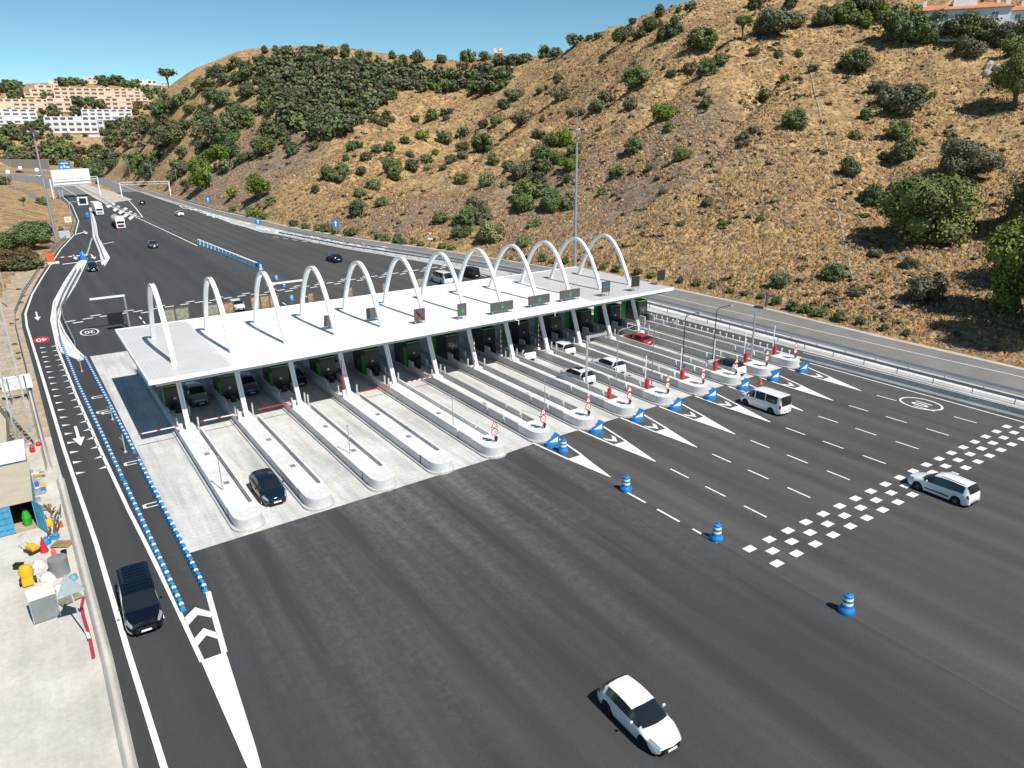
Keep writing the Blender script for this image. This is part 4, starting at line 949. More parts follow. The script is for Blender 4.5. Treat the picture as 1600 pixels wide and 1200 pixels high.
    if kind == 'van':
        b = MB()
        for k in range(7): b.box(-.62, .62, -c0+2.25+k*.36, -c0+2.33+k*.36, 1.925, 1.94)
        b.build('roof_rib', col, root, bevel=.006)
    if kind == 'mpv' or kind == 'suv':
        b = MB(); 
        for sd in (-1, 1): b.box(min(sd*(W/2-.03), sd*(W/2+.012)), max(sd*(W/2-.03), sd*(W/2+.012)), -c0+K['wf']+.55, -c0+K['wr']-.5, .42, .52)
        b.build('side_trim', M_blk, root)
    if sx != 1: root.scale = (sx,)*3
    return root
def ps(x, yfront, kind, head=0):
    L = KIND[kind]['L']; return (x, yfront+(L/2 if head == 0 else -L/2))
car('hatch', 'white five door hatchback alone on the dark asphalt at the bottom', 'car', pos=(19.6, 19.05), head=-.04, rim=M_rimd)
car('van', 'shiny black people carrier van on the ramp lane at lower left', 'van', pos=(1.88, 41.7), head=-.03, col=P_black, name='minivan')
car('hatch', 'dark blue hatchback leaving the first full toll lane', 'car', pos=(12.25, 51.9), head=0, col=P_navy, sx=1.06)
car('suv', 'beige grey crossover waiting under the left end of the canopy', 'car', pos=(12.35, 77.4), col=P_grey)
car('suv', 'slate grey car waiting in the second lane under the canopy', 'car', pos=(17.5, 77.6), col=P_blue)
car('hatch', 'black car waiting in the third lane under the canopy', 'car', pos=(22.6, 77.2), col=P_black, sx=1.08)
car('hatch', 'silver car half hidden by a raised red boom under the canopy', 'car', pos=(27.6, 79.6), col=P_silver)
car('suv', 'white car with black roof entering the shade of the canopy', 'car', pos=(48.2, 70.0), head=math.pi, roof=M_glass)
car('hatch', 'white car under the canopy edge, just ahead of another white car', 'car', pos=(53.55, 68.8), head=math.pi, rim=M_rimd)
car('hatch', 'white hatchback with dark roof and open glass, nearest in the white car lane', 'car', pos=(48.35, 59.1), head=math.pi, roof=M_glass, rim=M_rimd, sx=1.06)
car('suv', 'white crossover with white roof between the lane walls', 'car', pos=(53.5, 59.9), head=math.pi, sx=.98)
car('hatch', 'bright red hatchback between the lane walls', 'car', pos=(63.9, 66.0), head=math.pi, col=P_red)
car('suv', 'white crossover with black roof at the mouth of a toll lane', 'car', pos=(63.85, 51.6), head=math.pi, roof=M_glass)
car('oldvan', 'white old windowed passenger van approaching the lanes', 'van', pos=(58.0, 41.7), head=math.pi, rim=M_rimd, name='passenger_van')
car('mpv', 'white estate car crossing the white chequered rows', 'car', pos=(53.8, 22.5), head=math.pi-.03)
car('hatch', 'small white car just behind the canopy between the brown boards', 'car', pos=(26.9, 118.3), head=.05, sx=1.0)
car('oldvan', 'pale van behind the canopy between two arches', 'van', pos=(63.5, 117.5), head=math.pi, sx=1.12, name='delivery_van')
car('oldvan', 'black van behind the right part of the canopy', 'van', pos=(70.6, 119.2), head=math.pi, col=P_black, name='black_van')
car('suv', 'navy off road car driving away behind the canopy', 'car', pos=(56.2, 152.5), head=math.pi+.05, col=P_navy, sx=1.08)
car('hatch', 'white car far up the entry road beside the pale patches', 'car', pos=(48.4, 278.), head=math.pi+.04, sx=1.25)
car('hatch', 'black car far up the entry road near the hatched nose', 'car', pos=(45.2, 337), head=math.pi, col=P_black, sx=1.2)
car('hatch', 'dark grey car coming alone down the wide dark asphalt', 'car', pos=(27.8, 201), head=-.02, col=P_dgrey, sx=1.15)
car('hatch', 'navy car squeezing out between the two curved dividers', 'car', pos=(11.9, 173.2), head=-.05, col=P_navy, sx=1.12)
car('hatch', 'black car in the distance below the second gantry', 'car', u=152, v=287, head=math.pi, col=P_black, sx=1.15)
car('hatch', 'dark car at far left on the distant motorway', 'car', u=31, v=270, head=1.2, col=P_navy, sx=1.25)
car('hatch', 'white car at far left on the distant motorway', 'car', u=62, v=276, head=1.2, sx=1.2)
def truck(pos, label, tank):
    root = empty('lorry', (pos[0], pos[1], 0), label=label, cat='truck')
    b = MB(); P = [(-3.35-3.6, .45), (-3.4-3.6, 1.5), (-3.1-3.6, 2.3), (-2.75-3.6, 3.15), (-1.3-3.6, 3.35), (-1.3-3.6, .45)]
    vs = [(-1.22, y, z) for y, z in P]+[(1.22, y, z) for y, z in P]; n = 6
    b.add(vs, [tuple(range(n)), tuple(range(2*n-1, n-1, -1))]+[(k, (k+1) % n, n+(k+1) % n, n+k) for k in range(n)]); b.build('cab', P_white, root, bevel=.08)
    b = MB(); b.add([(-1.05, -3.36-3.6, 1.62), (1.05, -3.36-3.6, 1.62), (1.0, -3.13-3.6-.01, 2.27), (-1.0, -3.13-3.6-.01, 2.27)], [(0, 1, 2, 3)]); b.build('windshield', M_glass, root)
    b.v = [(x, y-.06, z) for x, y, z in b.v]; root.children[-1].data.transform(Matrix.Translation((0, -.05, .02)))
    b = MB(); b.box(-.8, .8, -7.08, -6.94, .6, 1.3); b.build('grille', M_dark if tank else M_galv, root)
    b = MB(); b.box(-1.2, 1.2, -7.05, -6.8, .3, .55); b.build('bumper', P_white, root)
    for sd in (-1, 1): b = MB(); b.box(sd*1.35-.12, sd*1.35+.12, -6.75, -6.6, 1.6, 2.4); b.build('mirror', M_blk, root)
    b = MB()
    if tank:
        n = 16; vs = [(1.2*math.cos(2*math.pi*k/n), y, 2.2+1.15*math.sin(2*math.pi*k/n)) for y in (-4.6, 5.5) for k in range(n)]
        b.add(vs, [tuple(range(n)), tuple(range(n, 2*n))]+[(k, (k+1) % n, n+(k+1) % n, n+k) for k in range(n)]); b.build('tank', P_silver, root, smooth=40)
        b = MB(); b.box(-1.2, 1.2, -6.3, -4.7, 3.2, 3.7); b.build('wind_deflector', P_white, root, bevel=.1)
        b = MB(); b.box(-.35, .35, -7.12, -7.085, 1.0, 1.25); b.build('badge_panel', M_red, root)
    else: b.box(-1.27, 1.27, -4.6, 7.2, 1.0, 3.95); b.build('trailer', M_wpaint, root, bevel=.03)
    b = MB(); b.box(-1.0, 1.0, -4.8, 6.5, .7, .98); b.build('chassis', M_dark, root)
    for y in (-6.1, -3.6, 3.0, 4.3, 5.6):
        for sd in (-1, 1):
            b = MB(); b.tube([(sd*.85, y, .5), (sd*1.2, y, .5)], .5, 16); b.build('wheel', M_tyre, root, smooth=40)
    return root
truck((26.7, 256), 'white and silver tanker lorry with red badge, the nearer lorry', True)
truck((26.2, 306), 'white box trailer lorry following the tanker', False)
# ------------------------------------------------------------------ masts, poles, gantries, signs
def mast(x, y, h, label, r0, r1, heads=8, rod=4):
    root = empty('floodlight_mast', (x, y, 0), label=label, cat='floodlight mast', group='tall floodlight masts')
    b = MB(); b.tube([(0, 0, 0), (0, 0, h*.5), (0, 0, h)], r0, 12, r2=r1); b.build('pole', M_galv, root, smooth=40)
    b = MB(); n = 12; R = 1.15
    b.tube([(R*math.cos(2*math.pi*k/n), R*math.sin(2*math.pi*k/n), h-.1) for k in range(n+1)], .06, 6)
    for k in range(4): t = k*math.pi/2; b.bar((0, 0, h-.1), (R*math.cos(t), R*math.sin(t), h-.1), .08)
    b.build('head_ring', M_galv, root)
    for k in range(heads):
        t = 2*math.pi*k/heads; b = MB(); cx, cy = 1.5*math.cos(t), 1.5*math.sin(t); b.box(cx-.28, cx+.28, cy-.28, cy+.28, h-.35, h-.05); b.build('floodlight', M_alu if k % 2 else M_dark, root, bevel=.04)
    if rod: b = MB(); b.tube([(0, 0, h), (0, 0, h+rod)], .03, 5); b.build('lightning_rod', M_galv, root)
px, py = 90.4, 111.9; mast(px, py, 26.6, 'tall grey floodlight mast rising behind the right end of the canopy', .36, .16)
mast(8.5, 225.8, 27.8, 'tall leaning looking floodlight mast at upper left', .38, .16, rod=0)
def street(u, v, h, label, lean=0.):
    x, y = g(u, v); root = empty('street_lamp', (x, y, 0), label=label, cat='street lamp', group='slim street lamps at the foot of the hill')
    b = MB(); b.tube([(0, 0, 0), (0, 0, h)], .14, 6, r2=.07); b.build('pole', M_galv, root); b = MB(); b.bar((0, 0, h), (-2.2, 0, h+.3), .1); b.build('arm', M_galv, root); b = MB(); b.box(-2.9, -2.1, -.15, .15, h+.22, h+.36); b.build('lamp_head', M_alu, root)
for k, (u, v, t, d) in enumerate([(192, 285, 247, 'behind the second gantry, leftmost of the row'), (206, 286, 250, 'second from the left in the far row'), (243, 305, 257, 'crossing the gantry beam'), (281, 312, 262, 'just right of the white gantry'), (339, 328, 272, 'in front of the bright pine, nearest of the row')]):
    x, y = g(u, v); dd = ray(u, t); D0 = math.hypot(x, y); hh = CH+D0*dd.z/math.hypot(dd.x, dd.y); street(u, v, hh, 'slim grey street lamp '+d)
def pole(u, v, ut, vt, label, r=.12, name='utility_pole', m=M_alu):
    x, y = g(u, v); d = ray(ut, vt); h = CH+math.hypot(x, y)*d.z/math.hypot(d.x, d.y); b = MB(); b.tube([(0, 0, 0), (0, 0, h)], r, 8, r2=r*.6); o = b.build(name, m, smooth=40); o.location = (x, y, 0); tag(o, label, 'pole'); return h
pole(13, 480, 0, 416, 'pale pole on the sandy ground at the left edge', .12)
pole(87, 385, 82, 373, 'short pole beside the foot of the left floodlight mast', .1)
for (u, v, t) in ((27, 306, 250), (13, 290, 255)): pole(u, v, u-4, t, 'thin lamp pole beside the distant slip road%s' % ('' if u > 20 else ', farther one'), .12)
# lattice masts on the yard
def lattice(x, y, h, w0, w1, label):
    root = empty('lattice_mast', (x, y, 0), label=label, cat='lattice mast'); n = 15
    C = [(-1, -1), (1, -1), (1, 1), (-1, 1)]
    b = MB()
    for a, c in C: b.bar((a*w0, c*w0, 0), (a*w1, c*w1, h), .09)
    b.build('legs', M_alu, root)
    b = MB()
    for k in range(n):
        z0, z1 = h*k/n, h*(k+1)/n; a0, a1 = lerp(w0, w1, k/n), lerp(w0, w1, (k+1)/n)
        for j in range(4):
            p, q_ = C[j], C[(j+1) % 4]; b.bar((p[0]*a0, p[1]*a0, z0), (q_[0]*a1, q_[1]*a1, z1), .045); b.bar((q_[0]*a1, q_[1]*a1, z1), (p[0]*a1, p[1]*a1, z1), .045)
    b.build('bracing', M_alu, root)
    b = MB(); b.box(-w0-.4, w0+.4, -w0-.4, w0+.4, 0, .25); b.build('footing', M_conc, root)
lattice(-2.75, 73.2, 19, .62, .55, 'pale lattice mast on the yard at the left edge')
b = MB()
for k, (x, y) in enumerate(((-3.6, 71.9), (-2.4, 72.0), (-1.9, 72.6))): 
    o = MB().lathe([(.2, 0), (.2, .45), (.12, .6)], n=10).build('red_canister', M_red); o.location = (x, y, .25 if k < 0 else 0); tag(o, 'small red canister at the foot of the lattice mast', 'canister', 'red canisters by the lattice mast')
# gantries
def gantry(x0, y0, x1, y1, h, label, board=None, blue=False):
    root = empty('gantry', (x0, y0, 0), label=label, cat='road gantry'); dx, dy = x1-x0, y1-y0; L = math.hypot(dx, dy); ax, ay = dx/L, dy/L
    for t in (0, L):
        b = MB(); b.bar((ax*t, ay*t, 0), (ax*t, ay*t, h+.3), .45); b.build('column', M_wpaint, root)
    b = MB()
    for zz in (h-.5, h+.5):
        for o_ in (-.4, .4): b.bar((ay*o_, -ax*o_, zz), (dx+ay*o_, dy-ax*o_, zz), .16)
    n = int(L/2.4)
    for k in range(n):
        a, c = L*k/n, L*(k+1)/n; b.bar((ax*a, ay*a, h-.5), (ax*c, ay*c, h+.5), .09)
    b.build('truss', M_wpaint, root)
    if board:
        t0, t1, z0, z1 = board; b = MB(); b.bar((ax*t0+ay*1.0, ay*t0-ax*1.0, (z0+z1)/2), (ax*t1+ay*1.0, ay*t1-ax*1.0, (z0+z1)/2), .18, z1-z0); b.build('sign_back', M_wpaint, root)
        b = MB()
        for k in range(13):
            t = t0+(t1-t0)*(k+.5)/13; b.bar((ax*t+ay*1.12, ay*t-ax*1.12, z0+.1), (ax*t+ay*1.12, ay*t-ax*1.12, z1-.1), .09)
        b.build('stiffener', M_alu, root)
        b = MB()
        for zz in (z0+1.3, z0+2.3): b.bar((ax*t0+ay*1.9, ay*t0-ax*1.9, zz), (ax*t1+ay*1.9, ay*t1-ax*1.9, zz), .1)
        b.bar((ax*t0+ay*1.5, ay*t0-ax*1.5, z0+1.2), (ax*t1+ay*1.5, ay*t1-ax*1.5, z0+1.2), .9, .05); b.build('catwalk', M_galv, root)
    return root
def lift(u, v, x, y): d = ray(u, v); return CH+math.hypot(x, y)*d.z/math.hypot(d.x, d.y)
x0, y0 = g(84, 311); x1, y1 = g(157, 304.5)
gr = gantry(x0, y0, x1, y1, lift(152, 277, x1, y1), 'white gantry with a broad white sign back over the dark carriageway')
# board seen from behind (its own depth and frame)
def board_between(ua, ub, vt, vb, t, label_mat):
    pass
D0 = math.hypot(x0, y0)
L_ = math.hypot(x1-x0, y1-y0); ax, ay = (x1-x0)/L_, (y1-y0)/L_
def along(u):
    d = ray(u, 280); # intersection of the vertical plane through the gantry
    den = d.x*ay-d.y*ax; t = (x0*ay-y0*ax)/den; px_, py_ = d.x*t, d.y*t; return (px_-x0)*ax+(py_-y0)*ay, t
ta, _t0 = along(79); tb, _t1 = along(139)
zt = CH+ray(110, 264).z*along(110)[1]; zb = CH+ray(110, 290).z*along(110)[1]
b = MB(); b.bar((ax*ta+ay, ay*ta-ax, (zt+zb)/2), (ax*tb+ay, ay*tb-ax, (zt+zb)/2), .2, zt-zb); b.build('sign_back', M_wpaint, gr)
b = MB()
for k in range(13): t = ta+(tb-ta)*(k+.5)/13; b.bar((ax*t+ay*1.2, ay*t-ax*1.2, zb+.1), (ax*t+ay*1.2, ay*t-ax*1.2, zt-.1), .08)
b.build('stiffener', M_wpaint, gr)
b = MB()
for zz in (zb+1.6, zb+3.): b.bar((ax*ta+ay*2.0, ay*ta-ax*2.0, zz), (ax*tb+ay*2.0, ay*tb-ax*2.0, zz), .14)
b.build('catwalk', M_galv, gr)
b = MB()
for uu in (80, 88, 93):
    t = along(uu)[0]; b.bar((ax*t, ay*t, 0), (ax*t, ay*t, zb+1), .35)
b.build('column', M_alu, gr)
x2, y2 = g(191, 309); x3, y3 = g(267, 307)
gantry(x2, y2, x3, y3, lift(225, 284, (x2+x3)/2, (y2+y3)/2)-.5, 'long white open truss gantry over the entry carriageway, no sign on it')
# blue motorway sign and small signs
x, y = g(106, 285); z0 = lift(106, 264, x, y); z1 = lift(106, 254, x, y); root = empty('motorway_sign', (x, y, 0), rz=.35, label='blue motorway direction sign with pale lettering above the white sign back', cat='road sign')
b = MB(); b.box(-3.6, 3.6, 0, .15, z0, z1+.5); b.build('panel', M_signb, root); b = MB()
for sx_ in (-2.6, 2.6): b.box(sx_-.12, sx_+.12, .16, .35, 0, z1)
b.build('post', M_galv, root)
b = MB(); b.box(-2.6, -1.2, -.03, -.01, z0+.6, z0+1.6); b.box(-.6, .3, -.03, -.01, z0+.9, z0+2.4); b.box(.8, 2.8, -.03, -.01, z0+.7, z0+1.5); b.box(-2.2, 2.2, -.03, -.01, z1-.6, z1-.1); b.build('lettering', M_refl, root)
def sign(u, v, vt, shape, label, w=1.0, rz=.45):
    x, y = g(u, v); h = lift(u, vt, x, y); root = empty('road_sign', (x, y, 0), rz=-rz, label=label, cat='road sign')
    b = MB(); b.tube([(0, .06, 0), (0, .06, h-.05)], .06, 6); b.build('post', M_galv, root)
    if shape == 'round':
        b = MB(); n = 20; c = h-w; b.add([(w*math.cos(2*math.pi*k/n), y_, c+w*math.sin(2*math.pi*k/n)) for y_ in (0, .03) for k in range(n)], [tuple(range(n)), tuple(range(n, 2*n))]+[(k, (k+1) % n, n+(k+1) % n, n+k) for k in range(n)]); b.build('plate', M_signb, root)
        b = MB(); b.box(-w*.12, w*.12, -.02, -.005, c-w*.6, c+w*.1); b.add([(-w*.42, -.015, c+w*.1), (w*.42, -.015, c+w*.1), (0, -.015, c+w*.68)], [(0, 1, 2)]); b.build('arrow', M_refl, root)
    elif shape == 'rect':
        b = MB(); b.box(-w, w, 0, .04, h-2.6*w, h); b.build('plate', M_signb, root); b = MB(); b.box(-w*.2, w*.2, -.02, -.005, h-2.2*w, h-1.1*w); b.add([(-w*.55, -.015, h-1.1*w), (w*.55, -.015, h-1.1*w), (0, -.015, h-.3*w)], [(0, 1, 2)]); b.build('arrow', M_refl, root)
    elif shape == 'yield':
        b = MB(); b.add([(-w, 0, h), (w, 0, h), (0, 0, h-1.7*w), (-w, .03, h), (w, .03, h), (0, .03, h-1.7*w)], [(0, 1, 2), (5, 4, 3), (0, 3, 4, 1), (1, 4, 5, 2), (2, 5, 3, 0)]); b.build('plate', M_red, root)
        b = MB(); b.add([(-w*.62, -.015, h-.2*w), (w*.62, -.015, h-.2*w), (0, -.015, h-1.25*w)], [(0, 1, 2)]); b.build('plate_face', M_refl, root); b = MB(); b.box(-w*.8, w*.8, 0, .04, h-2.5*w, h-1.95*w); b.build('sub_plate', M_refl, root)
    return root
sign(404, 354, 341, 'round', 'round blue sign with white arrow beside the service road', 1.0, .6)
sign(526, 368, 343, 'rect', 'tall blue sign with white symbol at the foot of the hill', .85, .6)
sign(327, 327, 307, 'round', 'round blue sign at the foot of the hill below the pines', 1.1, .6)
sign(673, 389, 362, 'yield', 'red and white give way triangle at the foot of the hill', .75, .7)
x, y = g(1198, 482); root = empty('notice_board', (x, y, 0), rz=.5, label='purplish grey notice board standing at the edge of the service road', cat='notice board')
b = MB(); b.box(-.9, .9, 0, .08, .7, 2.7); b.build('panel', mat('purple_grey', (.10, .085, .12), .5), root); b = MB(); b.box(-.85, -.75, .09, .17, 0, 2.6); b.box(.75, .85, .09, .17, 0, 2.6); b.build('post', M_dark, root)
# slip ramp barrier with orange box, blue marker
x, y = g(82, 412); root = empty('ramp_barrier', (x, y, 0), label='orange cabinet with a red and white boom across the slip ramp', cat='lane barrier')
b = MB(); b.box(-.9, .5, -.4, .4, .4, 2.2); b.build('cabinet', M_orange, root); b = MB(); b.box(-.9, 1.3, -.6, .6, 0, .38); b.build('base', M_wpaint, root)
b = MB()
for k in range(9): b.box(1+k*.75, 1.7+k*.75, -.07, .07, 1.15, 1.3, M_red if k % 2 == 0 else M_wpaint)
b.build('boom', None, root)
x, y = g(131, 407); b = MB(); b.lathe([(.8, 0), (.8, .9), (.6, 1.4), (.1, 2.0)], n=14); o = b.build('nose_marker', M_blue, smooth=40); o.location = (x, y, .15); tag(o, 'solid blue cone shaped marker on the tip of the splitter island', 'nose marker')
x, y = g(137, 340); b = MB(); b.lathe([(.7, 0), (.7, .9), (.5, 1.4), (.1, 1.8)], n=14); o = b.build('nose_marker', M_blue, smooth=40); o.location = (x, y, .1); tag(o, 'blue marker at the far end of the curved divider left of the tanker', 'nose marker')
# camera portal sign over slip
x, y = g(113, 345); root = empty('speed_display', (x, y, 0), label='dark square display with white frame on an arm over the slip ramp', cat='road sign')
h = lift(120, 315, x, y); b = MB(); b.bar((0, 0, 0), (0, 0, h), .3); b.bar((0, 0, h), (4.5, 0, h), .2); b.build('post', M_galv, root); b = MB(); b.box(2.6, 5.6, -.1, .1, h-1.2, h+1.4); b.build('frame', M_wpaint, root); b = MB(); b.box(3.1, 5.1, -.14, -.11, h-.8, h+1.0); b.build('display', M_blk, root)
x, y = g(108, 352); sg = empty('road_sign', (x, y, 0), label='round yellow and white sign on the dry verge by the slip ramp', cat='road sign'); h = lift(108, 340, x, y)
b = MB(); b.tube([(0, 0, 0), (0, 0, h)], .07, 6); b.build('post', M_galv, sg); b = MB(); b.box(-.9, .9, -.1, -.05, h-1.4, h+.3); b.build('plate', M_refl, sg); b = MB(); b.box(-.4, .4, -.13, -.105, h-.9, h-.1); b.build('symbol', M_yel, sg)
x, y = g(102, 372); sg = empty('equipment_box', (x, y, 0), label='pale blue grey roadside cabinet on the dry verge', cat='cabinet'); b = MB(); b.box(-1.3, 1.3, -.6, .6, .1, 1.9); b.build('case', mat('pale_grey_blue', (.45, .52, .6), .5), sg, bevel=.05); b = MB(); b.box(-1.4, 1.4, -.7, .7, 0, .1); b.build('base', M_conc, sg)
# ------------------------------------------------------------------ the works yard, lower left
M_cont = mat('container_blue', (.07, .30, .48), .55, noise=.25, nscale=1.3); M_controof = mat('container_roof', (.45, .38, .29), .85, noise=.2, nscale=.8, col2=(.41, .38, .28))
root = empty('shipping_container', (-2.6, 56.2, 0), label='pale roofed blue container with an open door at the left edge', cat='container')
W_, D_, H_ = 6.1, 2.5, 2.3
b = MB(); b.box(-W_, -1.35, 0, .06, .1, H_-.1)
b.box(-W_, -W_+.06, .06, D_*3-.06, .1, H_-.1); b.box(-.06, 0, .06, D_*3-.06, .1, H_-.1); b.box(-W_, 0, D_*3-.06, D_*3, .1, H_-.1)
for k in range(14): b.box(-W_+.15+k*.33, -W_+.27+k*.33, -.04, 0, .25, H_-.2)
b.build('wall', M_cont, root)
b = MB(); b.box(-W_-.05, .05, -.05, D_*3+.05, H_-.1, H_); b.build('roof', M_controof, root)
b = MB(); b.box(-W_, 0, .07, D_*3-.07, .0, .1); b.build('container_floor', M_dirt, root)
b = MB(); b.box(-.03, .03, -1.35, 0, .12, H_-.12)
for k in range(4): b.box(-.06, -.031, -1.25+k*.33, -1.13+k*.33, .2, H_-.2)
o = b.build('door', M_cont, root); o.rotation_euler = (0, 0, .35); o.location = (.05, -.02, 0)
b = MB()
for z in (.45, .9, 1.35, 1.8): b.box(-W_+.1, -1.45, -.055, -.041, z, z+.05)
b.build('rail', mat('container_blue_dark', (.04, .22, .42), .5), root)
o = MB().lathe([(.25, 0), (.3, .6), (.15, 1.2)], n=10).build('green_sack', M_green); o.location = (-3.2, 57.0, .1); tag(o, 'bright green sack inside the open container', 'sack')
root = empty('site_shed', (-2.8, 64.0, 0), label='shed with a white roof just behind the blue container', cat='shed')
b = MB(); b.box(-6, 0, 0, 4.6, 0, 2.4); b.build('wall', M_galv, root); b = MB(); b.box(-6.2, .1, -.1, 4.7, 2.4, 2.5); b.build('roof', M_wpaint, root)
root = empty('site_shed', (-4.0, 69.6, 0), label='tan roofed shed beyond the white roof at the left edge', cat='shed')
b = MB(); b.box(-8, 0, 0, 12, 0, 2.2); b.build('wall', M_galv, root); b = MB(); b.box(-8.1, .1, -.1, 12.1, 2.2, 2.3); b.build('roof', M_controof, root)
x, y = g(35, 625); root = empty('billboard_back', (x, y, 0), label='white board on struts beside the ramp lane, upper left', cat='sign board')
b = MB(); b.box(-1.5, 1.2, 0, .1, 1.2, 2.7); b.build('panel', M_wpaint, root)
for k in (-.9, .6): b = MB(); b.bar((k, -.05, 0), (k, -.05, 2.6), .09); b.bar((k, -.07, 1.4), (k, -1.2, 0), .07); b.build('strut', M_dark, root)
# grey cabin with white top
root = empty('equipment_cabin', (-2.75, 44.3, 0), rz=.1, label='grey sheeted box with a bright white top in the yard', cat='cabinet')
b = MB(); b.box(-.62, .62, -.55, .55, .05, 1.55)
b.build('case', M_tarp, root, bevel=.03); b = MB(); b.box(-.66, .66, -.6, .6, 1.551, 1.66); b.build('lid', M_wpaint, root)
b = MB()
for sx_ in (-.64, .64): b.box(sx_-.03, sx_+.03, -.6, -.54, .0, 1.55)
b.build('frame', M_galv, root)
b = MB(); b.lathe([(.55, 0), (.55, 1.15)], n=22); b.lathe([(.5, 1.151), (.3, 1.18)], n=22, m=None); o = b.build('round_tank', M_tarp, smooth=40); o.location = (-1.75, 48.8, 0); tag(o, 'upright grey concrete cylinder in the yard', 'tank')
# triangle road sign lying seen from behind
root = empty('triangle_sign', (-1.0, 41.0, 0), label='grey back of a large triangular sign leaning on its post in the yard', cat='road sign')
b = MB(); b.bar((0, 0, 0), (-.32, 1.2, 2.8), .07); b.build('post', M_galv, root)
b = MB(); v0 = [(-.95, 1.0, 2.25), (.45, .9, 2.3), (-.36, 1.35, 3.35)]; b.add(v0+[(x_, y_-.04, z_-.01) for x_, y_, z_ in v0], [(0, 1, 2), (5, 4, 3), (0, 3, 4, 1), (1, 4, 5, 2), (2, 5, 3, 0)]); b.build('plate', M_galv, root)
M_pink = mat('raspberry_hose', (.45, .03, .08), .5)
b = MB(); P = [g(131, 936), g(128, 950), g(131, 965), g(137, 985), g(142, 1005), g(147, 1030)]; b.tube([(x_, y_, .12) for x_, y_ in P], .085, 8); o = b.build('hose', M_pink, smooth=50); tag(o, 'raspberry red hose lying along the pale kerb in the yard', 'hose')
b = MB(); b.bar((0, 0, .02), (.1, -1.6, .3), .16, .05); o = b.build('white_plank', M_wpaint); o.location = (-1.0, 41.8, 0); tag(o, 'narrow white plank beside the raspberry red hose', 'plank')
# clutter pile
def blob(u, v, r, h, m, name, label, cat, z=0, seed=0, grp=None):
    x, y = g(u, v); R_ = random.Random(seed); b = MB(); n = 12; prof = []
    vs = []; K = 5
    for j in range(K):
        t = j/(K-1); rr = r*math.cos(t*1.45)**.7; zz = h*math.sin(t*1.5)
        for k in range(n): a = 2*math.pi*k/n; q_ = rr*R_.uniform(.8, 1.15); vs.append((q_*math.cos(a), q_*math.sin(a), zz*R_.uniform(.85, 1.1)))
    b.add(vs, [(j*n+k, j*n+(k+1) % n, (j+1)*n+(k+1) % n, (j+1)*n+k) for j in range(K-1) for k in range(n)]+[tuple(range((K-1)*n, K*n)), tuple(reversed(range(n)))])
    o = b.build(name, m, smooth=60); o.location = (x, y, z); tag(o, label, cat, grp); return o
M_bag = mat('white_sacking', (.62, .62, .6), .8, noise=.25, nscale=5)
blob(75, 905, .45, .45, M_bag, 'sack', 'white bulk bag left of the grey cylinder', 'sack', seed=1); blob(95, 925, .42, .5, M_bag, 'sack', 'white bulk bag between grey box and grey cylinder', 'sack', seed=2); blob(62, 885, .4, .45, M_bag, 'sack', 'white bulk bag below the wheeled yellow machine', 'sack', seed=3)
blob(72, 850, .32, .5, M_signb, 'sack', 'blue bundle beside the open container door', 'sack', seed=4)
root = empty('cement_mixer', (*g(45, 910), 0), label='yellow drum cement mixer beside the grey box', cat='mixer')
b = MB(); b.lathe([(.15, .35), (.36, .5), (.42, .8), (.3, 1.15), (.2, 1.2)], n=14); b.build('drum', M_yel, root, smooth=40); b = MB(); b.box(-.3, .3, -.65, -.1, .1, .5); b.build('motor_box', M_yel, root, bevel=.04)
b = MB(); b.tube([(-.45, -.2, .22), (-.35, -.2, .22)], .22, 12); b.tube([(.35, -.2, .22), (.45, -.2, .22)], .22, 12); b.build('wheel', M_blk, root)
b = MB(); b.bar((-.4, -.2, .25), (.4, -.2, .25), .06); b.bar((0, -.2, .25), (0, .5, .05), .06); b.build('stand', M_dark, root)
root = empty('floor_saw', (*g(52, 862), 0), rz=.5, label='small yellow wheeled floor saw standing on the yard', cat='machine')
b = MB(); b.box(-.25, .25, -.4, .4, .2, .5); b.build('engine', M_yel, root, bevel=.05); b = MB(); b.box(-.35, .35, -.5, .5, .12, .19); b.build('deck', M_dark, root); b = MB(); b.tube([(-.25, .4, .45), (-.25, .95, 1.0), (.25, .95, 1.0), (.25, .4, .45)], .025, 6); b.build('handle', M_alu, root)
for sx_ in (-.38, .38): b = MB(); b.tube([(sx_-.04, -.3, .14), (sx_+.04, -.3, .14)], .14, 10); b.build('wheel', M_blk, root)
def cone(u, v, m, label, h=.75):
    x, y = g(u, v); root = empty('traffic_cone', (x, y, 0), label=label, cat='traffic cone'); b = MB(); b.lathe([(.17*h/.75, .04), (.03, h)], n=12); b.build('cone', m, root, smooth=50); b = MB(); b.box(-.2, .2, -.2, .2, 0, .039); b.build('base', m, root); b = MB(); b.lathe([(.125*h/.75, .3*h), (.095*h/.75, .5*h)], n=12, caps=False); b.build('white_band', M_refl, root)
cone(70, 862, M_red, 'red cone standing by the open container door', 1.1); cone(1188, 600, M_orange, 'orange cone beside the blue wedge near the white car with black roof', .8)
blob(78, 822, .3, .6, M_yel, 'jerrycan_heap', 'yellow plastic containers heaped beside the container door', 'container', seed=5); blob(95, 823, .16, .4, M_orange, 'orange_bag', 'small orange bag on the pale kerb', 'bag', seed=6)
b = MB(); R_ = random.Random(4)
for k in range(26):
    u, v = R_.uniform(74, 92), R_.uniform(795, 838); x, y = g(u, v); a = R_.uniform(1.2, 1.9); L = R_.uniform(.5, 1.4); b.bar((x-math.cos(a)*L*-.3, y-L/2, .1+R_.uniform(0, .3)), (x+R_.uniform(-.2, .3), y+L/2, .15+R_.uniform(0, .4)), .05)
o = b.build('scrap_heap', M_rust); tag(o, 'heap of rusty rods and planks along the kerb by the container', 'scrap')
b = MB()
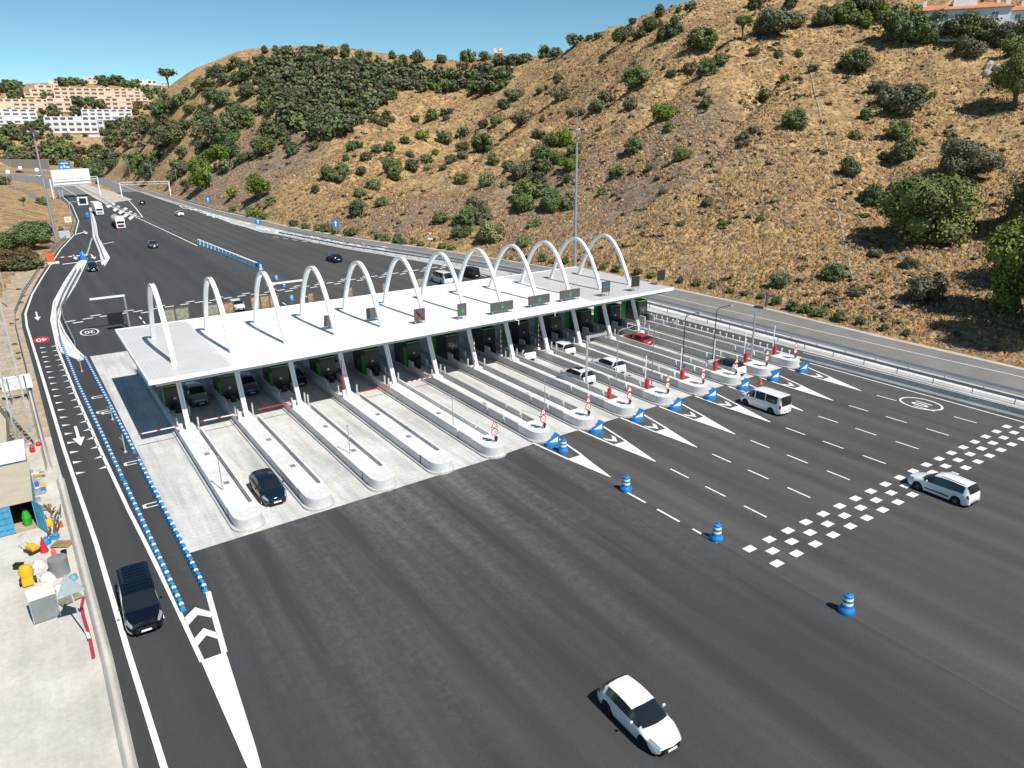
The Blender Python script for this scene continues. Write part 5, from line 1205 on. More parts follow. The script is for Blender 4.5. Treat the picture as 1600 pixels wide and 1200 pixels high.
for k in range(34):
    u, v = R_.uniform(47, 68), R_.uniform(738, 775); x, y = g(u, v); w = R_.uniform(.08, .3); b.box(x-w, x+w, y-w*.6, y+w*.6, .01+.001*k, .1+R_.uniform(0, .3)+.001*k, [M_wpaint, M_blue, M_yel, M_galv, M_conc][k % 5])
o = b.build('rubble_heap', None); tag(o, 'heap of white, blue and yellow crates and offcuts behind the container', 'rubble')
blob(115, 905, .3, .35, mat('teal_net', (.12, .32, .42), .7, noise=.3, nscale=6), 'net_bundle', 'pale teal net bundle at the kerb near the grey cylinder', 'net', seed=8)
for k, (u, v, lab) in enumerate(((176, 655, 'short pale post with bracket in the closed strip, farther one'), (196, 706, 'pale post with foot in the closed strip, nearer one'), (128, 580, 'short pale post at the end of the splitter island rails'))):
    x, y = g(u, v); b = MB(); b.box(-.05, .05, -.05, .05, 0, 1.6 if k else 1.2); b.box(-.12, .12, -.3, .1, 0, .05); b.bar((0, 0, 1.1), (-.25, .3, 1.3), .04); o = b.build('bracket_post', M_alu); o.location = (x, y, 0); tag(o, lab, 'post')
WI = [('bucket', 'black rubber bucket', M_blk), ('bucket', 'pale plastic bucket', M_wpaint), ('gas_bottle', 'orange gas bottle', M_orange), ('pallet', 'flat wooden pallet', M_wood), ('pallet', 'grey weathered pallet', M_wood2), ('crate', 'blue plastic crate', M_cont), ('crate', 'brown cardboard box', M_wood), ('crate', 'grey metal box', M_galv), ('bucket', 'white paint tub', M_refl), ('crate', 'small black case', M_blk), ('pallet', 'short stack of boards', M_wood)]
WP = [(101, 868, 'close to the grey cylinder'), (57, 893, 'beside the white bulk bags'), (86, 872, 'right of the red cone'), (66, 796, 'just left of the open container door'), (110, 938, 'at the kerb by the triangular sign'), (86, 842, 'below the yellow containers'), (82, 932, 'behind the grey sheeted box'), (58, 785, 'between container and kerb'), (104, 888, 'between the kerb and grey cylinder'), (30, 888, 'on open concrete left of the machines'), (98, 852, 'along the kerb above the cylinder')]
for (nm_, lb_, mt_), (u, v, wh_) in zip(WI, WP):
    x, y = g(u, v); b = MB()
    if nm_ == 'bucket': b.lathe([(.14, 0), (.19, .36), (.17, .36), (.13, .05)], n=12)
    elif nm_ == 'gas_bottle': b.lathe([(.15, 0), (.15, .5), (.08, .62), (.05, .72)], n=12)
    elif nm_ == 'pallet':
        for k in range(6): b.box(-.6, .6, -.4+k*.145, -.29+k*.145, .11, .135)
        for k in (-.55, 0, .5): b.box(k-.05, k+.05, -.4, .44, 0, .109)
    else: b.box(-.25, .25, -.18, .18, 0, .3); b.box(-.27, .27, -.2, .2, .301, .33)
    o = b.build(nm_, mt_); o.location = (x, y, .01); o.rotation_euler = (0, 0, random.uniform(-.6, .6)); tag(o, lb_+' lying in the yard '+wh_, nm_.replace('_', ' '))
# ------------------------------------------------------------------ villas on the hill, right
M_plaster = mat('white_plaster', (.78, .79, .8), .8, noise=.05, nscale=.5); M_tile = mat('clay_tiles', (.50, .20, .10), .8, noise=.25, nscale=1.5); M_win = mat('blue_shutter', (.10, .17, .24), .3)
def villa(u, v, D, w, d, h, ang, label, wins, hidden=0, dz=0, tower=True):
    dd = ray(u, v); hh = math.hypot(dd.x, dd.y); x, y = D*dd.x/hh, D*dd.y/hh; z = CH+D*dd.z/hh+dz
    root = empty('villa', (x, y, z), rz=ang, label=label, cat='villa', group='white villas on the hilltop')
    b = MB(); b.box(-w/2, w/2, 0, d, -4, h); b.build('wall', M_plaster, root)
    b = MB(); o_ = .6; r = 1.7; vs = [(-w/2-o_, -o_, h), (w/2+o_, -o_, h), (w/2+o_, d+o_, h), (-w/2-o_, d+o_, h), (-w/2+d*.35, d/2, h+r), (w/2-d*.35, d/2, h+r)]
    vs += [(a, c, e-.18) for a, c, e in vs[:4]]
    b.add(vs, [(0, 1, 5, 4), (1, 2, 5), (2, 3, 4, 5), (3, 0, 4), (0, 1, 7, 6), (1, 2, 8, 7), (2, 3, 9, 8), (3, 0, 6, 9), (6, 7, 8, 9)]); rf = b.build('roof', M_tile, root)
    for t, s in ((-.28, 1.), (.12, 1.3), (.4, .8)):
        b = MB(); b.box(w*t-.45*s, w*t+.45*s, d*.4, d*.4+.9*s, h+.3, h+r+1.0*s); b.build('chimney', M_plaster, rf)
    for (t, ww, kind_) in wins:
        b = MB(); z0 = .3 if kind_ == 'door' else 1.0; b.box(w*t-ww/2, w*t+ww/2, -.06, .0, z0, 2.5); fr = b.build('door' if kind_ == 'door' else 'window', M_refl, root)
        b = MB(); n = 2 if ww > 1.3 else 1
        for k in range(n): b.box(w*t-ww/2+.12+k*(ww-.12)/n, w*t-ww/2+(k+1)*(ww-.12)/n, -.09, -.061, z0+.12, 2.4)
        b.build('pane', M_win, fr)
    if tower:
        b = MB(); b.box(-w*.02, w*.2, d*.25, d*.75, h, h+2.6); b.build('upper_storey', M_plaster, root)
villa(1490, 38, 240, 25, 9, 3.6, -.95, 'large white villa with terracotta roofs and several chimneys above the hedge', [(-.25, 1.8, 'w'), (-.1, 2.2, 'w'), (.02, 1.2, 'door'), (.17, 2.6, 'w'), (.36, 1.8, 'w')])
villa(1562, 40, 244, 12, 8, 3.4, -1.0, 'right wing of the white villa with its own chimney, above the darker hedge', [(-.1, 2.6, 'w'), (.3, 1.4, 'w')], tower=False)
villa(1598, 34, 262, 12, 8, 3.2, -1.0, 'smaller white villa cut by the right edge', [(-.3, 1.4, 'w'), (0, 1.4, 'w')])
# stone outcrop at the right
M_rock = mat('limestone', (.42, .38, .32), .9, noise=.35, nscale=1.2)
R_ = random.Random(9)
for k in range(16):
    u, v = R_.uniform(1535, 1600), R_.uniform(98, 130); hp = hit(u, v)
    if hp:
        p, D = hp; b = MB(); n = 8; r = R_.uniform(.5, 1.2); vs = []
        for j in range(4):
            for i in range(n): a = 2*math.pi*i/n; rr = r*[1, 1.05, .8, .3][j]*R_.uniform(.75, 1.2); vs.append((rr*math.cos(a), rr*math.sin(a), r*[-.4, .3, .8, 1.05][j]*R_.uniform(.85, 1.1)))
        b.add(vs, [(j*n+i, j*n+(i+1) % n, (j+1)*n+(i+1) % n, (j+1)*n+i) for j in range(3) for i in range(n)]+[tuple(range(3*n, 4*n)), tuple(reversed(range(n)))])
        o = b.build('rock', M_rock); o.location = p; tag(o, 'pale weathered rock in the outcrop below the villas at the right edge', 'rock', 'rocks of the pale outcrop')
# grey stripe (drain) running down the hill
P = []
for (u, v) in ((1258, 92), (1268, 120), (1279, 165), (1287, 205), (1295, 245), (1303, 285), (1309, 330), (1318, 370), (1327, 410), (1334, 440)):
    hp = hit(u, v)
    if hp: P.append(hp[0])
if len(P) > 2:
    Q = []
    for a, c in zip(P, P[1:]):
        for t in range(8): p = a.lerp(c, t/8); Q.append((p.x, p.y, float(TH(p.x, p.y))+.06))
    b = MB()
    for a, c in zip(Q, Q[1:]): b.bar(a, c, .3, .12)
    o = b.build('drainage_channel', mat('weathered_channel', (.33, .28, .22), .9, noise=.3, nscale=1)); tag(o, 'narrow grey concrete channel running straight down the dry hillside', 'drain')
# ------------------------------------------------------------------ apartments on the distant slope, left
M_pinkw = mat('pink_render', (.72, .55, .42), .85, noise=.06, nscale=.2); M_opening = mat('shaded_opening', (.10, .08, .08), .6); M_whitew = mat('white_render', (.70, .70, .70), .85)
winproto = {}
def apart(u0, u1, vb, vt, D, floors, m, label, ang=0., step=0, dep=12, bays=None):
    um = (u0+u1)/2; hp = hit(um, vb); D = hp[1]-2 if hp and D > 900 else D; dd = ray(um, vb); hh = math.hypot(dd.x, dd.y); x, y = D*dd.x/hh, D*dd.y/hh; z = CH+D*dd.z/hh
    k_ = D/hh; w = (u1-u0)/F*k_*1.0; h = (vb-vt)/F*k_*1.02
    root = empty('apartment_building', (x, y, z), rz=-math.atan2(dd.x, dd.y)+ang, label=label, cat='apartment block', group='apartment blocks on the distant slope')
    fh = h/floors; b = MB(); nb = bays or max(3, int(w/7))
    for f in range(floors):
        s0 = step*f; b.box(-w/2+(s0 if step > 0 else 0), w/2+(step*f if step < 0 else 0), f*1.2, dep, f*fh-(6 if f == 0 else 0), (f+1)*fh)
    b.build('wall', m, root)
    for f in range(floors):
        b = MB(); b.box(-w/2+max(0, step*f), w/2+min(0, step*f), f*1.2-1.3, f*1.2-.001, f*fh+.0, f*fh+fh*.38); b.build('balcony', m, root)
    key = (round(fh, 1), round(w/nb, 1))
    for f in range(floors):
        for k in range(nb):
            cx = -w/2+(k+.5)*w/nb
            if random.random() < .12: continue
            if cx < -w/2+step*f+1 or cx > w/2+step*f-1 and step < 0: continue
            if key not in winproto: b = MB(); b.box(-w/nb*.33, w/nb*.33, -.06, 0, fh*.38, fh*.86); o = b.build('window', M_opening, root); winproto[key] = o
            else: o = winproto[key].copy(); link(o, root)
            o.parent = root; o.location = (cx, f*1.2-.01, f*fh)
    for k in range(0, nb, 2): b = MB(); cx = -w/2+(k+.3)*w/nb; b.box(cx-.9, cx+.9, 4, 6, h, h+1.8); b.build('roof_turret', m, root)
    return root
apart(0, 57, 194, 172, 975, 4, M_whitew, 'white apartment block at the far left with a sloping end wall', .15)
apart(78, 150, 208, 184, 955, 3, M_whitew, 'long white terraced block lowest on the distant slope', -.1)
apart(146, 163, 206, 190, 952, 2, M_whitew, 'plain white end block beside the long white terrace', -.1, bays=2)
apart(134, 204, 188, 172, 1000, 3, M_whitew, 'upper white terrace partly hidden by trees on the right', -.05)
apart(-6, 75, 174, 156, 1030, 3, M_pinkw, 'lower left pink terraced block', .05)
apart(78, 112, 175, 155, 1035, 3, M_pinkw, 'pink terraced block in the middle of the lower row', 0)
apart(168, 206, 173, 155, 1045, 3, M_pinkw, 'pink stepped block right of the round dark tree', -.05)
apart(92, 172, 156, 139, 1090, 3, M_pinkw, 'long pink block in the upper row', 0)
apart(172, 229, 158, 140, 1085, 4, M_pinkw, 'pink block at the right end of the upper row', -.1, step=-2.5)
apart(42, 82, 152, 134, 1100, 3, M_pinkw, 'pink stepped block at the upper left', .1, step=6)
apart(80, 92, 145, 128, 1105, 3, M_pinkw, 'narrow pink tower block above the row', 0, bays=2)
apart(133, 151, 131, 122, 1160, 2, M_pinkw, 'small pink house on the skyline between trees', 0, bays=3)
apart(218, 244, 133, 126, 1170, 1, M_whitew, 'low white house on the skyline right of the trees', 0, bays=4)
apart(252, 262, 134, 130, 1175, 1, M_whitew, 'tiny white house beside the umbrella pine on the skyline', 0, bays=2)
apart(772, 786, 83, 79, 520, 1, M_pinkw, 'low pinkish house on the skyline of the wooded ridge', 0, bays=3, dep=6)
# noise wall at the far left
b = MB(); x0, y0 = g(0, 262); x1, y1 = g(78, 264); b.bar((x0, y0, 4), (x1, y1, 4), .4, 8); o = b.build('noise_barrier', M_galv); tag(o, 'long grey noise barrier along the distant motorway', 'noise barrier')
for k, (u, v) in enumerate(((14, 268), (33, 262), (59, 265))):
    x, y = g(u, v+8); h = lift(u, v-2, x, y); rt_ = empty('road_sign', (x, y, 0), label=['small round pale sign beside the far motorway, leftmost', 'small round pale sign beside the far motorway, above the dark car', 'small round pale sign beside the far motorway, left of the mast'][k], cat='road sign'); b = MB(); b.tube([(0, .1, 0), (0, .1, h)], .12, 5); b.build('post', M_galv, rt_); b = MB(); n = 14; b.add([(1.4*math.cos(2*math.pi*j/n), yy, h-1+1.4*math.sin(2*math.pi*j/n)) for yy in (-.05, .05) for j in range(n)], [tuple(range(n)), tuple(range(n, 2*n))]+[(j, (j+1) % n, n+(j+1) % n, n+j) for j in range(n)]); b.build('plate', M_refl, rt_)
# ------------------------------------------------------------------ vegetation
def leafmat(n_, c, var=.35): 
    m, q, P = newmat('foliage_'+n_, .75); q.b.inputs['Specular IOR Level'].default_value = .25
    ge = q.n('ShaderNodeNewGeometry'); oi = q.n('ShaderNodeObjectInfo')
    c1 = tuple(x*(1-var) for x in c); c2 = (min(1, c[0]*(1+var*1.25)), min(1, c[1]*(1+var)), c[2]*(1+var*.6))
    r = q.ramp(ge.outputs['Random Per Island'], [(0, c1), (1, c2)])
    r2 = q.ramp(oi.outputs['Random'], [(0, (.78, .86, .9)), (.5, (1, 1, 1)), (1, (1.15, 1.08, .9))])
    big = q.ramp(q.noise(P, 1.2, 3, .6), [(.35, .75), (.65, 1.25)])
    o_ = q.mix(1, q.mix(1, r, r2, 'MULTIPLY'), big, 'MULTIPLY'); q.l(o_, q.b.inputs['Base Color'])
    return m
LM = dict(dark=leafmat('dark', (.108, .13, .068)), grey=leafmat('grey', (.155, .158, .10)), mid=leafmat('mid', (.125, .17, .07)), bright=leafmat('bright', (.15, .20, .04)), light=leafmat('light', (.19, .22, .11)), brown=leafmat('brown', (.14, .105, .06)), straw=leafmat('straw', (.40, .27, .12), .3))
M_flower = mat('blossom', (.6, .15, .2), .8)
def crown_data(name, m, n, leaf, seed, flat=.8, lumps=16, spiky=0, core=True):
    R = random.Random(seed); b = MB(); L = []
    ax = R.uniform(.72, 1.0)
    for k in range(lumps):
        while True:
            p = Vector((R.uniform(-1, 1), R.uniform(-1, 1), R.uniform(-.95, .9)))
            if p.length < 1: break
        r = R.choice((R.uniform(.16, .27), R.uniform(.26, .42), R.uniform(.26, .42))); p = p.normalized()*(1-r*.8)*R.uniform(.5, 1.05); 
        L.append((Vector((p.x, p.y*ax, p.z*flat)), r))
    if core:
        for p, r in L+[(Vector((0, 0, 0)), .55)]:
            nn = 7; vs = []; rr0 = r*.56
            for j in range(5):
                t = math.pi*(j+.5)/5
                for i in range(nn): a = 2*math.pi*i/nn+j; q_ = rr0*R.uniform(.85, 1.1); vs.append((p.x+q_*math.sin(t)*math.cos(a), p.y+q_*math.sin(t)*math.sin(a), p.z+q_*math.cos(t)*.9))
            b.add(vs, [(j*nn+i, j*nn+(i+1) % nn, (j+1)*nn+(i+1) % nn, (j+1)*nn+i) for j in range(4) for i in range(nn)]+[tuple(range(nn)), tuple(range(4*nn, 5*nn))])
    for k in range(n):
        p, r = R.choice(L); d = Vector((R.gauss(0, 1), R.gauss(0, 1), R.gauss(.25, 1))).normalized(); c = p+d*r*(R.uniform(.78, 1.08) if R.random() < .85 else R.uniform(1.05, 1.3))
        if c.z < -flat*.8: c.z = -flat*.8
        nrm = (d+Vector((R.uniform(-1, 1), R.uniform(-1, 1), R.uniform(-1, 1)))*.7).normalized()
        a = nrm.orthogonal().normalized(); a.rotate(Matrix.Rotation(R.uniform(0, 6.28), 3, nrm)); e = nrm.cross(a)
        s = leaf*R.uniform(.6, 1.35); t = s*(.35 if spiky else .7)
        b.add([c-a*s, c+e*t*.9+nrm*s*.12, c+a*s*1.05, c-e*t-nrm*s*.1], [(0, 1, 2, 3)])
    me = bpy.data.meshes.new(name); me.from_pydata(b.v, [], b.f); me.materials.append(m); me.update(); return me
CR = {}
def crown(kind, lod, sh):
    key = (kind, lod, sh)
    if key not in CR:
        n, leaf = {0: (16000, .029), 1: (3400, .06), 2: (1000, .1), 3: (300, .17), 4: (70, .3)}[lod]
        CR[key] = crown_data('crown_%s' % kind, LM[kind], n, leaf, hash(key) % 1000 if False else (sum(map(ord, kind))*7+lod*31+sh*101), [.74, .66, .9, .58][sh], [24, 18, 28, 22][sh] if lod < 3 else 10 if lod == 3 else 6, core=lod < 4)
    return CR[key]
trunk_me = MB().tube([(0, 0, -.6), (.05, .02, .3), (-.03, .05, 1)], .09, 7, r2=.05)
for a in (0, 2.1, 4.2): trunk_me.tube([(0, 0, .55), (.35*math.cos(a), .35*math.sin(a), 1.15)], .05, 5, r2=.02)
_o = trunk_me.build('trunk', M_trunk); TRUNK = _o.data; bpy.data.objects.remove(_o)
KN = dict(dark='dark green', grey='grey green', mid='fresh green', bright='bright yellow green', light='pale green', brown='brownish dry')
def zone(u, v):
    if u > 1380: return 'on the upper slope at far right' if v < 200 else 'on the lower slope at far right'
    if u > 1180: return 'on the dry slope left of the drainage channel' if u < 1290 else 'on the dry slope right of the drainage channel'
    if u > 910: return 'on the hillside right of the floodlight mast' + (', near the skyline' if v < 140 else '')
    if u > 790: return 'in the gully left of the floodlight mast' if v > 190 else 'on the skyline slope above the floodlight mast'
    if u > 600: return 'on the middle spur above the canopy' if v > 190 else 'near the terrace on the middle hill'
    if u > 420: return 'on the golden spur above the blue rectangular sign' if v > 200 else 'in the wooded top of the middle hill'
    if u > 240: return 'at the foot of the far hill behind the street lamps' if v > 235 else 'on the far hill flank below the skyline'
    return 'on the distant slope around the apartment blocks' if v < 230 else 'beside the distant motorway'
nveg = [0]; STUFF = []
def plant(u, v, w, kind='dark', sh=None, trunk=0., tall=1., label=None, bottom=False, name=None, off=0., z=None, stuff=None):
    """crown centred on pixel (u, v), w pixels wide in the 1600 px photograph; set on the terrain below it"""
    vb = v if bottom else v+w*.36*tall
    hp = hit(u, vb)
    if hp is None:
        for dv in (4, 8, 12, 18):
            hp = hit(u, vb+dv)
            if hp: break
    if hp is None: return None
    p, D = hp; sl = math.hypot(D, CH-p.z); dd = ray(u, vb); R = w*D/math.hypot(dd.x, dd.y)/F/2
    # push back to the crown centre
    p = p.copy(); hx = math.hypot(dd.x, dd.y); p.x += dd.x/hx*R*.6; p.y += dd.y/hx*R*.6; p.z = float(TH(p.x, p.y)) if z is None else z
    if z is None and p.x < interp(XE, p.y)+R*.5+.4 and 60 < p.y < 420 and u > 340: p.x = interp(XE, p.y)+R*.5+.5; p.z = float(TH(p.x, p.y))
    if u < 450 and not label: R *= 1.2
    if u < 450 and not label: w *= 1.15
    R *= 1.19 if u > 250 or label else .95; pxw = w*.64; lod = 0 if pxw > 46 else 1 if pxw > 17 else 2 if pxw > 7 else 3
    if sh is None: sh = random.choice((0, 1, 2, 3) if not trunk else (0, 3))
    me = crown(kind, lod, sh); lab = label or '%s %s %s' % (KN[kind], 'tree with visible trunk' if trunk else ('big rounded bush' if w > 38 else 'rounded bush' if w > 18 else 'small bush'), zone(u, v))
    cat = 'tree' if trunk or 'tree' in lab or 'pine' in lab else 'bush'; th = R*trunk
    if stuff or (u < 250 and v < 250 and not label):
        STUFF.append((crown(kind, 3, sh), Matrix.Translation((p.x, p.y, p.z+R*.47*tall)) @ Matrix.Rotation(random.uniform(0, 6.28), 4, 'Z') @ Matrix.Diagonal((R, R, R*tall, 1)), stuff or 'far')); return
    if trunk or w > 46:
        root = empty(name or ('tree' if trunk else 'large_bush'), p, label=lab, cat=cat, group=None if label else 'vegetation '+zone(u, v))
        c = bpy.data.objects.new('crown', me); link(c, root); c.location = (0, 0, th+R*.62*tall); c.scale = (R, R, R*tall); c.rotation_euler = (0, 0, random.uniform(0, 6.28))
        t = bpy.data.objects.new('trunk', TRUNK); link(t, root); t.scale = (R*1.1, R*1.1, th+R*.3)
    else:
        c = bpy.data.objects.new(name or 'bush', me); link(c); rb = w <= 16 and p.x < interp(XE, p.y)+6; c.name = name or ('roadside_shrub' if rb else 'olive_bush' if kind == 'grey' else 'bush'); cat = 'shrub' if rb else 'olive bush' if kind == 'grey' else 'bush'; c.location = (p.x, p.y, p.z+R*.47*tall); c.scale = (R, R, R*tall); c.rotation_euler = (0, 0, random.uniform(0, 6.28))
        tag(c, lab, cat, None if label else 'vegetation '+zone(u, v))
    nveg[0] += 1
PL = """
1332 102 52 d;1402 165 64 g;1240 192 38 m;1335 213 20 g;1350 181 22 m;1402 208 36 m;1386 248 28 m;1410 238 44 m;1324 266 34 m;1358 309 42 m;1405 302 42 m;1367 397 24 g;1420 413 28 g;1218 440 32 l;1338 457 26 g;1370 137 28 g;1216 86 16 g;1247 86 14 m;1440 142 18 b;1455 150 14 b;1270 108 16 g;1226 122 16 b
1285 32 40 m;1316 26 40 m;1350 16 50 d;1395 44 60 d;1424 46 56 d;1470 50 58 d;1500 52 54 d;1530 56 54 d;1562 66 48 m;1578 74 40 m;1510 80 44 g;1345 36 30 d;1240 32 34 g;1208 44 62 g;1372 26 34 b;1448 42 40 d;1405 60 48 m;1445 58 46 m;1590 50 30 d;1235 8 30 d
972 55 34 d;997 56 22 d;1012 42 30 d;987 36 14 d;1047 46 44 d;1030 20 22 d;1078 12 20 m;1060 18 12 m;1095 72 48 m;1104 109 32 d;1126 97 24 m;1078 111 24 g;1050 118 18 m;1195 42 38 g;1180 5 34 d;945 89 12 d;993 132 44 m;947 155 26 g;932 172 26 g;985 166 22 g;1036 178 40 b;1045 200 20 m;1102 163 22 m;1095 145 18 g;990 232 30 m;1066 243 28 m;1162 215 18 g;1177 203 20 g;1160 226 18 g;966 273 24 m;1015 264 16 g;1195 150 22 g;909 176 14 g;893 178 20 g;847 187 12 d;815 186 34 g;843 144 14 d;854 137 10 d;873 124 20 d;870 117 8 d;875 149 30 g;851 78 26 d;820 92 26 d;803 97 22 d;868 81 20 g;898 66 26 g;920 60 12 d;934 57 16 g;975 123 12 g;1178 82 20 g
843 212 20 d;858 222 32 m;880 218 34 b;897 236 26 m;848 240 34 m;870 248 30 m;893 256 34 b;825 262 30 m;850 262 34 m;812 270 34 g;836 282 36 m;820 300 38 m;848 300 26 m;886 280 22 m;862 315 36 m;815 316 42 m;890 314 26 g;838 348 20 l;940 301 16 m;1104 318 18 g;1187 343 14 m;1036 300 14 g;818 380 30 l;1130 350 16 b;1064 350 14 g
825 403 12 m;848 405 14 m;862 409 12 m;883 409 14 m;928 412 12 m;942 418 14 m;962 421 14 m;996 426 16 m;1017 431 14 m;1063 438 12 m;1089 443 16 m;1112 448 12 m;1141 455 14 m;1163 459 14 m;1188 464 12 m;1213 471 20 m;1237 478 22 m;1260 483 22 m;1281 488 24 m;1312 496 24 m;1343 503 18 m;1380 513 16 m;1415 521 14 m
604 183 20 d;612 188 14 m;649 187 14 m;675 183 20 m;693 177 12 d;703 175 14 d;697 185 12 m;756 196 18 m;776 192 20 m;847 186 12 d;724 208 22 l;694 217 26 l;660 214 22 b;632 220 18 d;609 233 18 m;665 250 22 d;643 262 24 d;613 260 34 m;619 274 28 m;668 262 14 l;692 262 14 m;725 230 24 m;752 228 40 m;705 249 22 g;722 243 18 g;771 252 20 m;721 280 24 m;761 282 32 l;795 262 20 g;797 256 18 l;790 288 16 l;819 322 36 m;861 322 34 m;889 320 24 g;688 342 26 m;744 322 34 g;736 344 40 m;752 340 34 g;716 346 24 m;722 362 30 m;767 364 44 l;834 350 20 l;604 318 10 m;680 238 14 b;640 242 14 g
492 228 18 m;430 205 36 d;415 226 30 m;447 220 16 d;457 232 22 m;507 186 46 d;516 272 30 m;536 272 30 m;524 280 28 m;494 296 16 d;565 270 20 d;572 246 22 d;541 248 14 m;560 226 18 m;550 231 16 m;590 233 18 m;585 290 26 l;563 303 18 m;559 328 32 d;595 316 22 m;424 316 16 m;582 188 18 m;565 191 14 m;600 192 18 m;614 148 24 d;786 164 24 d;770 122 16 m;805 150 30 g
244 163 12 d;211 168 16 d;272 165 24 d;283 160 20 m;256 178 28 m;268 172 18 m;232 200 24 d;228 184 20 d;218 203 22 d;206 214 18 d;297 176 20 d;322 180 26 d;316 195 22 d;276 214 44 d;260 222 24 d;246 224 18 d;294 196 18 d;312 211 22 g;332 150 24 d;344 160 28 d;354 150 14 d;292 150 18 d;314 137 22 d;330 134 18 d;331 115 16 d;344 112 18 d;350 127 18 d;368 100 20 d;360 106 14 d;387 110 20 d;388 118 22 d;371 126 22 d;385 146 28 m;402 128 14 d;410 110 20 d;410 98 20 d;397 91 5 d;414 80 12 d;365 172 20 d;378 185 30 d;392 192 18 d;401 172 15 d;421 178 14 m;427 170 20 m;414 150 16 d;428 137 26 d;460 150 40 d;345 212 36 d;360 222 34 d;320 238 30 d;332 248 24 m;362 240 28 d;286 241 20 d;228 252 36 m;245 248 28 m;212 248 30 m;236 264 34 d;222 264 28 m;275 258 18 d;288 266 22 d;271 278 20 d;293 290 18 d;370 256 14 m;383 247 16 d;397 245 14 m;416 230 34 m;450 228 16 d;457 238 22 m;355 262 22 l;341 262 14 m
364 328 12 m;385 334 16 b;397 337 14 b;405 340 12 b;458 349 16 m;478 353 14 m;490 357 16 m;503 359 16 m;519 362 14 m;537 364 20 m;591 370 14 m;603 373 14 m;617 375 18 m;630 378 12 m;646 378 10 m;657 381 12 m;691 384 14 m;706 387 14 b
160 258 34 m;140 256 30 m;170 240 26 d;150 240 24 d;128 252 22 b;150 268 26 d;176 256 22 d;100 240 30 b;118 238 28 b;80 236 30 b;60 240 30 b;40 244 28 m;100 222 20 d;20 240 26 m;5 228 26 m;45 222 24 m;28 210 28 d;8 206 28 d;60 206 26 m;76 200 18 d;66 186 20 m;50 196 16 d;84 172 24 m;72 168 16 m;120 176 24 d;128 166 30 d;158 166 30 d;212 168 14 d;188 190 20 d;178 196 22 d;164 208 18 d;106 214 14 d;196 178 22 d;200 202 22 d;182 212 24 d;170 222 20 d;128 205 10 d;134 212 8 d;124 224 7 d
5 138 22 d;25 136 26 m;100 128 20 d;115 126 22 m;130 130 16 d;160 126 22 m;172 124 20 d;186 122 24 d;200 130 20 m;215 134 20 m;230 140 20 d;18 150 16 m;35 150 14 d;70 150 14 d;84 150 14 m;235 150 18 m;244 142 16 m;112 156 10 d;142 156 12 d;158 158 10 d
441 82 10 d;432 80 12 d;450 79 18 d;477 80 20 d;488 78 12 d;501 73 10 d;520 82 18 d;540 84 20 d;564 88 20 d;577 86 12 d;592 92 10 d;613 87 16 d;630 90 12 d;653 92 26 d;689 94 18 d;724 104 20 g;731 90 26 d;758 90 20 g;778 96 22 g;792 96 20 g;745 108 18 g;705 116 20 g;760 108 20 g
"""
km = dict(d='dark', g='grey', m='mid', b='bright', l='light')
for it in PL.replace('\n', ';').split(';'):
    it = it.split()
    if not it: continue
    u, v, w = map(float, it[:3]); k = km[it[3]]
    if it[3] == 'd' and random.random() < .2: k = 'mid'
    if it[3] == 'm' and random.random() < .25: k = 'dark'
    if it[3] == 'b' and (u < 150): k = 'brown' if random.random() < .35 else 'mid'
    plant(u, v, w, k, tall=random.uniform(.85, 1.1))
# individual trees that stand out
plant(1452, 345, 150, 'mid', 0, label='huge dome shaped green bush, the largest on the slope at right', tall=.85)
plant(1500, 262, 92, 'grey', 3, label='wide grey green double crowned bush above the huge dome bush', tall=.85)
plant(1582, 152, 76, 'mid', 0, trunk=.5, label='green tree on a bare trunk with a dark shadow to its left, right edge')
plant(1580, 440, 140, 'bright', 2, trunk=.15, label='tall bright pine at the right edge beside the service road', tall=1.15, name='pine_tree')
plant(1604, 332, 92, 'dark', 2, label='dark pine cut by the right edge above the bright pine', tall=1.3, trunk=.1, name='pine_tree')
plant(1660, 470, 150, 'dark', 2, label='dark pine just outside the right edge whose shadow falls on the verge', tall=1.3, trunk=.3, name='pine_tree')
plant(1700, 380, 150, 'dark', 0, label='second dark pine outside the right edge, farther up the slope', tall=1.3, trunk=.3, name='pine_tree')
plant(1300, 430, 34, 'mid', 2, label='spiky fan palm bush on the dry slope left of the drainage channel', tall=.9)
plant(1440, 455, 60, 'grey', 0, label='shaded grey bush in the shadow of the bright pine')
plant(1159, 60, 32, 'mid', 3, trunk=1.1, label='small flat topped tree on a thin trunk below the skyline', tall=.6)
plant(263, 123, 26, 'mid', 3, trunk=1.0, label='umbrella pine alone on the skyline at left', tall=.7, name='umbrella_pine')
plant(318, 282, 34, 'bright', 2, trunk=.3, label='tall bright green pine behind the last street lamp', tall=1.5, name='pine_tree')
plant(346, 256, 36, 'bright', 0, trunk=.6, label='bright rounded pine behind the tall bright one', tall=.8, name='pine_tree')
plant(405, 302, 40, 'bright', 0, trunk=.4, label='bright green pine alone above the low hedge', tall=.95, name='pine_tree')
plant(363, 306, 17, 'bright', 2, trunk=.3, label='small bright pine left of the lone bright pine', name='pine_tree')
plant(352, 214, 56, 'dark', 1, label='big weeping dark tree on the far hill above the bright pines', trunk=.3)
plant(36, 376, 84, 'mid', 1, label='broad green thicket on the dry verge at left, upper one', tall=.6)
plant(60, 366, 54, 'mid', 0, label='green bush joined to the right end of the upper thicket', tall=.8)
plant(16, 408, 92, 'brown', 1, label='brown tinged green thicket left of the orange cabinet', tall=.45)
plant(45, 412, 60, 'dark', 3, label='low dark thicket close to the orange cabinet', tall=.5)
plant(68, 314, 18, 'mid', 0, label='round green bush in front of the white gantry posts'); plant(95, 357, 9, 'mid', 0, label='little green bush above the pale roadside cabinet')
